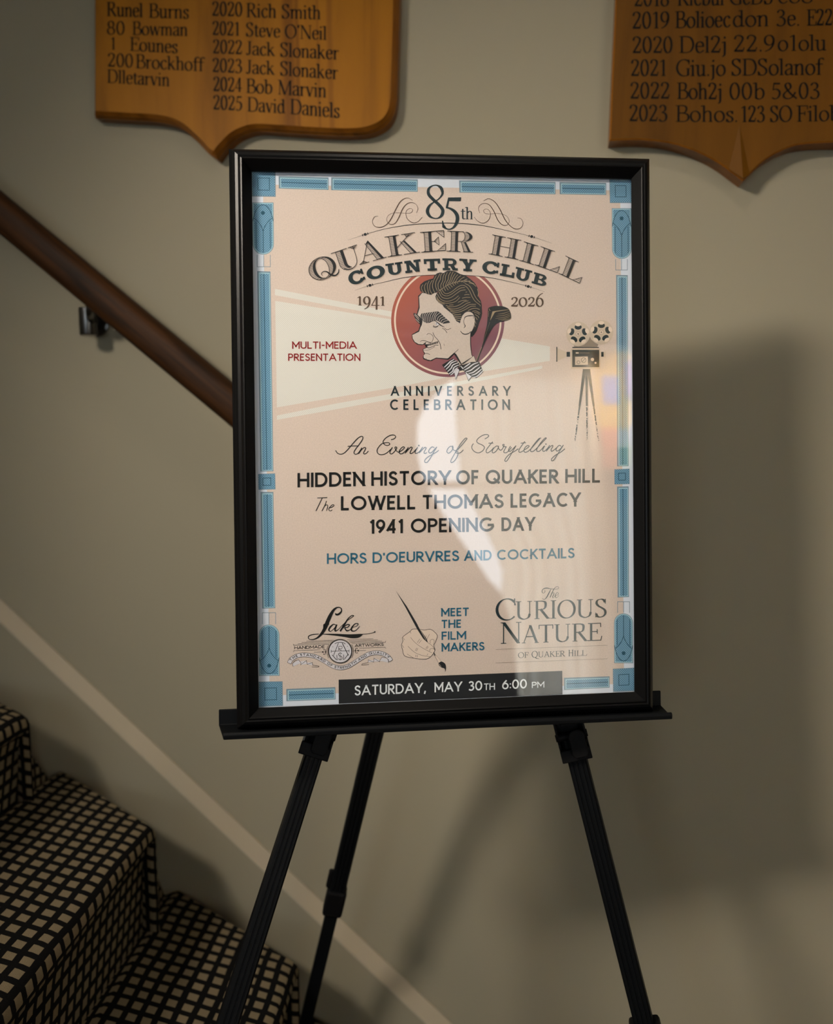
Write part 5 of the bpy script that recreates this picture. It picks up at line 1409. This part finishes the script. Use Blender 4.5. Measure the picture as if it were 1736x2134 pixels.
for i in range(4): z3.ell(812 - 2 * i, 350 + 36 * i, 8, 9, 1)
z3.cu('640,1220 580,1370 505,1575', .8, 1)
a.build('golf_club_drawing', [M_CHAR, M_TAN], sheet)

# ------------------------------------------------------------------ film projector
a = sheet_art(5); z = Z(a, 1080, 600, .1687)
MP = [M_NAVY, M_REEL, M_GREY, M_CREAM]
z.fill('880,590 905,640 990,700 975,728 690,728 690,705 790,700', 2)
z.fill('480,745 600,790 600,850 480,905', 1); z.fill('650,750 1015,750 1015,1000 650,1000', 1)
a.lift = 6
for cx_, cy_ in ((740, 568), (1027, 548)):
    z.ell(cx_, cy_, 148, 152, 1)
a.lift = 7
for cx_, cy_ in ((740, 568), (1027, 548)):
    for k in range(5):
        t = -pi / 2 + 2 * pi * k / 5
        x, y = cx_ + 84 * cos(t), cy_ + 84 * sin(t)
        z.ell(x, y, 44, 32, 0 if k != 3 else 0, t + pi / 2)
a.lift = 8
for cx_, cy_ in ((740, 568), (1027, 548)):
    for k in range(5):
        t = -pi / 2 + 2 * pi * k / 5
        z.ell(cx_ + 116 * cos(t), cy_ + 116 * sin(t), 34, 22, 3, t + pi / 2)
    z.ell(cx_, cy_, 30, 30, 2); 
a.lift = 9
for cx_, cy_ in ((740, 568), (1027, 548)):
    z.ell(cx_, cy_, 26, 26, 3); z.ell(cx_, cy_, 17, 17, 1)
a.lift = 10
for cx_, cy_ in ((740, 568), (1027, 548)): z.ell(cx_, cy_, 6, 6, 0)
z.fill('668,730 996,730 996,741 668,741'); z.fill('668,765 1000,765 1000,978 668,978'); z.fill('598,790 640,790 640,850 598,850'); z.fill('1025,790 1055,790 1055,850 1025,850'); z.fill('1055,800 1078,775 1078,865 1055,845', 1); z.fill('471,728 482,728 482,912 471,912')
a.lift = 11
z.fill('710,795 747,795 747,811 710,811', 3); z.fill('755,800 880,800 880,806 755,806', 2); z.fill('702,850 860,847 862,950 702,952', 1); z.ell(917, 884, 21, 21, 1); z.ell(955, 926, 13, 13, 3)
a.lift = 12
for x, y, r in ((808, 892, 29), (744, 919, 18)):
    z.cu([(x + r * cos(t), y + r * sin(t)) for t in [2 * pi * i / 12 for i in range(12)]], .8, 0, True)
z.st('790,912 828,872', .8)
z.fill('797,1003 890,1003 890,1035 797,1035')
# tripod legs dissolve into a grainy tip
rnd = random.Random(4)
for (x0_, y0_, x1_, y1_, w0) in ((815, 1030, 700, 1890, 6.5), (843, 1030, 850, 1890, 5.6), (872, 1030, 992, 1890, 6.5)):
    N_ = 70
    for i in range(N_):
        t0, t1 = i / N_, (i + 1) / N_
        if t0 > .42:
            for _ in range(3):
                if rnd.random() > .95 - .55 * t0:
                    t = t0 + rnd.random() / N_; o = (rnd.random() - .5) * (w0 * (1 - .72 * t)) / .1687
                    z.ell(x0_ + (x1_ - x0_) * t + o, y0_ + (y1_ - y0_) * t, 2.6, 4.5, 0)
        if t0 < .5 or rnd.random() > (t0 - .42) * 1.5:
            wa = w0 * (1 - .75 * t0) * (1 if t0 < .5 else .7)
            z.st([(x0_ + (x1_ - x0_) * t0, y0_ + (y1_ - y0_) * t0), (x0_ + (x1_ - x0_) * t1, y0_ + (y1_ - y0_) * t1)], wa)
a.build('projector_drawing', MP, sheet)

# ------------------------------------------------------------------ hand with brush
a = sheet_art(5); z = Z(a, 800, 1200, .1613)
hand = '245,790 335,722 370,690 460,690 520,700 600,692 650,722 690,775 668,850 645,900 660,950 650,985 610,1040 560,1072 490,1076 400,1066 270,1035 240,950 228,895 246,840'
z.smooth(hand, 1, 3); a.lift = 6
z.cu(hand, 1.0, 0, True)
for s in ('345,795 400,860 480,920 560,965 620,995', '310,910 400,990 500,1030 600,1045', '340,722 350,745', '570,865 620,900 655,950', '590,755 565,800 550,850', '545,770 540,800', '600,870 600,835 630,820 650,840 640,890', '590,975 600,945 640,940 658,965', '615,1035 635,1020 655,1030', '300,1010 380,1060', '235,895 260,930', '250,800 270,830'):
    z.cu(s, .6)
for s in ('465,815 430,865', '485,830 450,875', '425,930 405,970', '440,935 420,975', '565,905 540,940', '575,915 552,945', '415,1020 410,1050', '435,1022 430,1055', '570,1005 555,1030'): z.st(s, .6)
a.lift = 7
z.fill('150,186 300,400 470,690 550,810 572,868 510,815 430,690 280,410'); z.fill('645,985 672,1030 655,1030 638,990'); z.fill('660,1030 675,1020 742,1105 705,1125', 1); z.st('655,1030 705,1125 742,1105 672,1022', .6)
z.smooth('708,1130 745,1108 790,1135 804,1185 792,1240 785,1200 745,1185 715,1160')
a.lift = 8; z.st('440,640 505,760 545,830', .6, 1); z.cu('715,1140 740,1175', .5, 1)
a.build('brush_hand_drawing', [M_CHAR, mat('print_palehand', srgb(226, 208, 194), .6, spec=.2)], sheet)

# ------------------------------------------------------------------ workshop logo
a = sheet_art(8); z = Z(a, 590, 1250, .13825)
z.a.curve(z.p('790,200 800,222 840,215 880,170 870,125 820,115 765,150 715,230 670,330 630,430 580,510 520,570 450,598 390,590 385,550 440,525 540,515'), [1.5, 3.6, 4.2, 2.8, 2.0, 2.6, 4.6, 7.0, 8.0, 7.2, 5.4, 3.4, 2.0, 1.6, 2.0, 1.8, 1.4])
z.fill('605,370 640,350 650,420 600,470'); z.fill('690,345 660,360 655,400 695,370')
z.a.curve(z.p('800,385 760,368 710,410 690,455 715,475 760,440 810,385'), [1.6, 2.0, 3.4, 3.2, 1.6, 1.4, 1.8]); z.a.curve(z.p('812,372 785,430 790,470 840,440 880,390'), [2.6, 3.6, 2.8, 1.2, 1.0])
z.a.curve(z.p('875,400 960,320 1040,262 1062,240 1030,238 975,290 920,380 860,475'), [1.0, 1.2, 1.4, 2.0, 1.6, 2.4, 3.6, 3.4]); z.a.curve(z.p('905,425 960,375 1000,380 970,415 930,422 960,465 1010,450 1040,410'), [1.2, 2.0, 2.4, 1.8, 2.0, 3.0, 1.4, 1.0])
z.a.curve(z.p('1035,420 1110,395 1130,362 1085,362 1035,420 1035,465 1090,465 1155,398'), [1.0, 1.4, 2.0, 2.0, 3.2, 3.0, 1.6, 1.0])
z.smooth('560,515 800,512 1000,520 1190,514 1175,548 1120,575 1020,578 920,560 780,540'); z.a.curve(z.p('1150,520 1280,512 1360,495 1390,478'), [1.0, 1.1, 1.4, 3.2])
for s in ('350,622 770,608', '280,642 745,628', '220,664 720,650', '965,602 1360,586', '990,622 1430,604', '1010,640 1490,622'): z.st(s, .62)
for s in ('152,664 165,682 200,684 690,668', '152,785 168,768 200,766 560,752', '1550,618 1538,636 1500,640 1035,658', '1552,735 1535,720 1500,716 1150,730'): z.cu(s, .62)
for s in ('465,790 650,782', '1060,770 1250,762'): z.st(s, .6)
for x, sg in ((580, 1), (1150, -1)):
    y = 786 if sg > 0 else 766
    z.fill([(x, y - 18), (x + sg * 40, y), (x, y + 18), (x + sg * 16, y)])
    for d in (-1, 1):
        z.cu([(x + sg * 62, y), (x + sg * 60, y + d * 30), (x + sg * 35, y + d * 42), (x + sg * 32, y + d * 26), (x + sg * 45, y + d * 24)], .75)
    z.fill([(x + sg * 55, y - 24), (x + sg * 70, y), (x + sg * 55, y + 24)])
word(a, 'HANDMADE', 613.4, 676.4, (1353, 1350.6), 6.2, SANS, .17); word(a, 'ARTWORKS', 739.3, 799.6, (1348.6, 1346), 6.2, SANS, .17)
c_ = (860, 776)
for r, w_ in ((183, .8), (172, 1.3)): z.cu([(c_[0] + r * cos(t), c_[1] + r * sin(t)) for t in [2 * pi * i / 26 for i in range(26)]], w_, 0, True)
for a0, a1 in ((150, 210), (-30, 30)): z.cu([(c_[0] + 200 * cos(radians(t)), c_[1] + 200 * sin(radians(t))) for t in range(a0, a1 + 1, 12)], .8)
z.ell(*c_, 167, 167, 1)
rib = P('75,950 110,885 200,830 300,812 420,822 520,850 640,915 750,980 860,1008 970,985 1090,915 1200,845 1300,795 1420,780 1520,800 1600,850 1642,910')
rs = sm(rib, 5)
def off(d):
    out = []
    for i, p in enumerate(rs):
        q0, q1 = rs[max(0, i - 1)], rs[min(len(rs) - 1, i + 1)]
        l = hypot(q1[0] - q0[0], q1[1] - q0[1]); out.append((p[0] - (q1[1] - q0[1]) / l * d, p[1] + (q1[0] - q0[0]) / l * d))
    return out
top, bot = off(-12), off(48)
for i in range(len(rs) - 1): a.quad(z.p([top[i], top[i + 1], bot[i + 1], bot[i]]), 1)
for q in ('150,1005 140,960 235,905 270,950', '265,980 262,930 350,915 362,968', '365,975 362,945 440,945 445,985', '1590,945 1585,900 1490,865 1455,920', '1455,930 1452,905 1370,880 1365,935', '1365,940 1360,912 1285,905 1280,940'):
    z.fill(q, 1)
a.lift = 9
z.st(top, .8); z.st(bot, .8); z.st([top[0], bot[0]], .8); z.st([top[-1], bot[-1]], .8)
for s in ('150,1005 140,960 180,915 235,905 270,950 265,980 350,915 365,975 440,945 445,985 540,1000 530,1015 430,1012', '1585,950 1590,905 1550,870 1490,865 1455,920 1455,935 1370,880 1365,940 1285,905 1280,945 1190,965 1185,985 1295,975'): z.st(s, .75)
mid = off(34)
cum = [0]
for p, q in zip(mid, mid[1:]): cum.append(cum[-1] + hypot(q[0] - p[0], q[1] - p[1]))
def along(d):
    for i in range(len(mid) - 1):
        if cum[i + 1] >= d or i == len(mid) - 2:
            t = (d - cum[i]) / (cum[i + 1] - cum[i]); p, q = mid[i], mid[i + 1]; l = cum[i + 1] - cum[i]
            return (p[0] + (q[0] - p[0]) * t, p[1] + (q[1] - p[1]) * t), ((q[0] - p[0]) / l, (q[1] - p[1]) / l)
txt = 'THE STANDARD OF STRENGTH AND QUALITY'
advs = [float(SANS[c].split('|')[0]) * .8 + .34 if c != ' ' else .42 for c in txt]
capz = 36; x = 45; kx = (cum[-1] - 75) / (sum(advs) * capz)
for c, ad in zip(txt, advs):
    if c != ' ':
        (px, py), (tx, ty) = along(x)
        for q in glyph(SANS, c, .8 * kx, .2, False, None)[1]:
            a.quad(z.p([(px + tx * gx * capz + ty * gy * capz, py + ty * gx * capz - tx * gy * capz) for gx, gy in q]))
    x += ad * capz * kx
# monogram
for s, w_ in (('835,650 760,840', 1.1), ('890,650 985,840', 1.5), ('725,775 995,770', 1.0), ('725,755 725,800', .8), ('995,750 995,795', .8), ('740,830 800,900', 1.3), ('985,815 930,890', 1.3), ('810,830 812,905', 1.1), ('912,825 915,900', 1.1), ('795,905 830,905', .8), ('898,900 930,898', .8), ('838,702 838,765', .9)): z.st(s, w_)
for s, w_ in (('778,665 815,645 865,640 905,645 940,668', 1.1), ('838,702 885,700 885,735 840,738 880,765', .9), ('885,815 860,800 835,820 850,845 880,855 890,885 860,905 830,885', 1.2)): z.cu(s, w_)
z.st('860,812 862,900', .9); z.ell(750, 710, 5, 5); z.ell(970, 700, 5, 5)
a.build('workshop_logo', [M_BLACK, M_PALE], sheet)
# ================================================================== lettering on the honour boards
def board_text(parent, org, name, rows, pen=(.066, .026, .22)):
    a = Art(lambda x, y, l: on_y(x, y, -BD - .0004) - org)
    for t, x0, x1, y0, y1, cap in rows:
        word(a, t, x0, x1, (y0, y1), cap, SERIF, serif=True, pen=pen, gap=.0)
    a.build(name, [M_INK], parent)
k = .3917
def lrow(words, sl=0):
    return [(t, 180 + x0 * k, 180 + x1 * k, y0 * k, y1 * k, c * k) for t, x0, x1, y0, y1, c in words]
board_text(BL, BLo, 'name_column', lrow([
    ('2020', 668, 832, 84, 88, 76), ('Rich', 850, 1012, 92, 96, 76), ('Smith', 1038, 1248, 98, 104, 76),
    ('2021', 670, 818, 186, 191, 74), ('Steve', 848, 1032, 193, 201, 74), ("O'Neil", 1056, 1280, 203, 213, 74),
    ('2022', 672, 832, 284, 289, 74), ('Jack', 850, 1004, 292, 299, 74), ('Slonaker', 1030, 1344, 301, 318, 76),
    ('2023', 670, 830, 383, 389, 74), ('Jack', 850, 1002, 392, 398, 74), ('Slonaker', 1030, 1340, 401, 423, 76),
    ('2024', 674, 830, 484, 490, 76), ('Bob', 850, 990, 494, 500, 76), ('Marvin', 1018, 1278, 502, 520, 78),
    ('2025', 674, 832, 582, 589, 76), ('David', 856, 1058, 592, 604, 76), ('Daniels', 1084, 1348, 606, 628, 80)]))
board_text(BL, BLo, 'name_column', lrow([
    ('Runel', 108, 302, 86, 92, 76), ('Burns', 332, 546, 94, 100, 76), ('80', 108, 208, 182, 186, 72), ('Bowman', 244, 540, 186, 192, 72),
    ('1', 130, 156, 264, 264, 66), ('Eounes', 232, 486, 270, 284, 74), ('200', 112, 252, 354, 360, 72), ('Brockhoff', 262, 624, 362, 380, 74), ('Dlletarvin', 110, 444, 440, 460, 72)]))
board_text(BR, BRo, 'name_column', [(t, 1240 + x0 * .2857, 1240 + x1 * .2857, y0 * .2857, y1 * .2857, c * .2857) for t, x0, x1, y0, y1, c in [
    ('2018', 285, 545, 46, 44, 118), ('Ricbur', 600, 960, 42, 38, 118), ('GeDS', 980, 1300, 36, 30, 118), ('co8', 1330, 1600, 26, 20, 110),
    ('2019', 270, 548, 210, 205, 122), ('Bolioec', 584, 990, 205, 198, 122), ('don', 1000, 1272, 197, 192, 122), ('3e.', 1320, 1500, 190, 188, 118), ('E220', 1546, 1800, 187, 183, 118),
    ('2020', 270, 572, 388, 386, 120), ('Del2j', 612, 965, 386, 384, 122), ('22.9', 1008, 1320, 378, 374, 120), ('o1olu', 1330, 1690, 373, 368, 118),
    ('2021', 260, 526, 555, 554, 120), ('Giu.jo', 590, 955, 556, 553, 122), ('SDSolanof', 992, 1660, 552, 546, 122),
    ('2022', 255, 550, 720, 720, 120), ('Boh2j', 598, 930, 722, 726, 120), ('00b', 978, 1240, 726, 724, 122), ('5&03', 1284, 1644, 722, 720, 118),
    ('2023', 248, 532, 884, 886, 120), ('Bohos.', 586, 1050, 888, 890, 120), ('123', 1062, 1242, 890, 890, 118), ('SO', 1275, 1440, 890, 888, 118), ('Filob', 1470, 1790, 888, 882, 118)]])
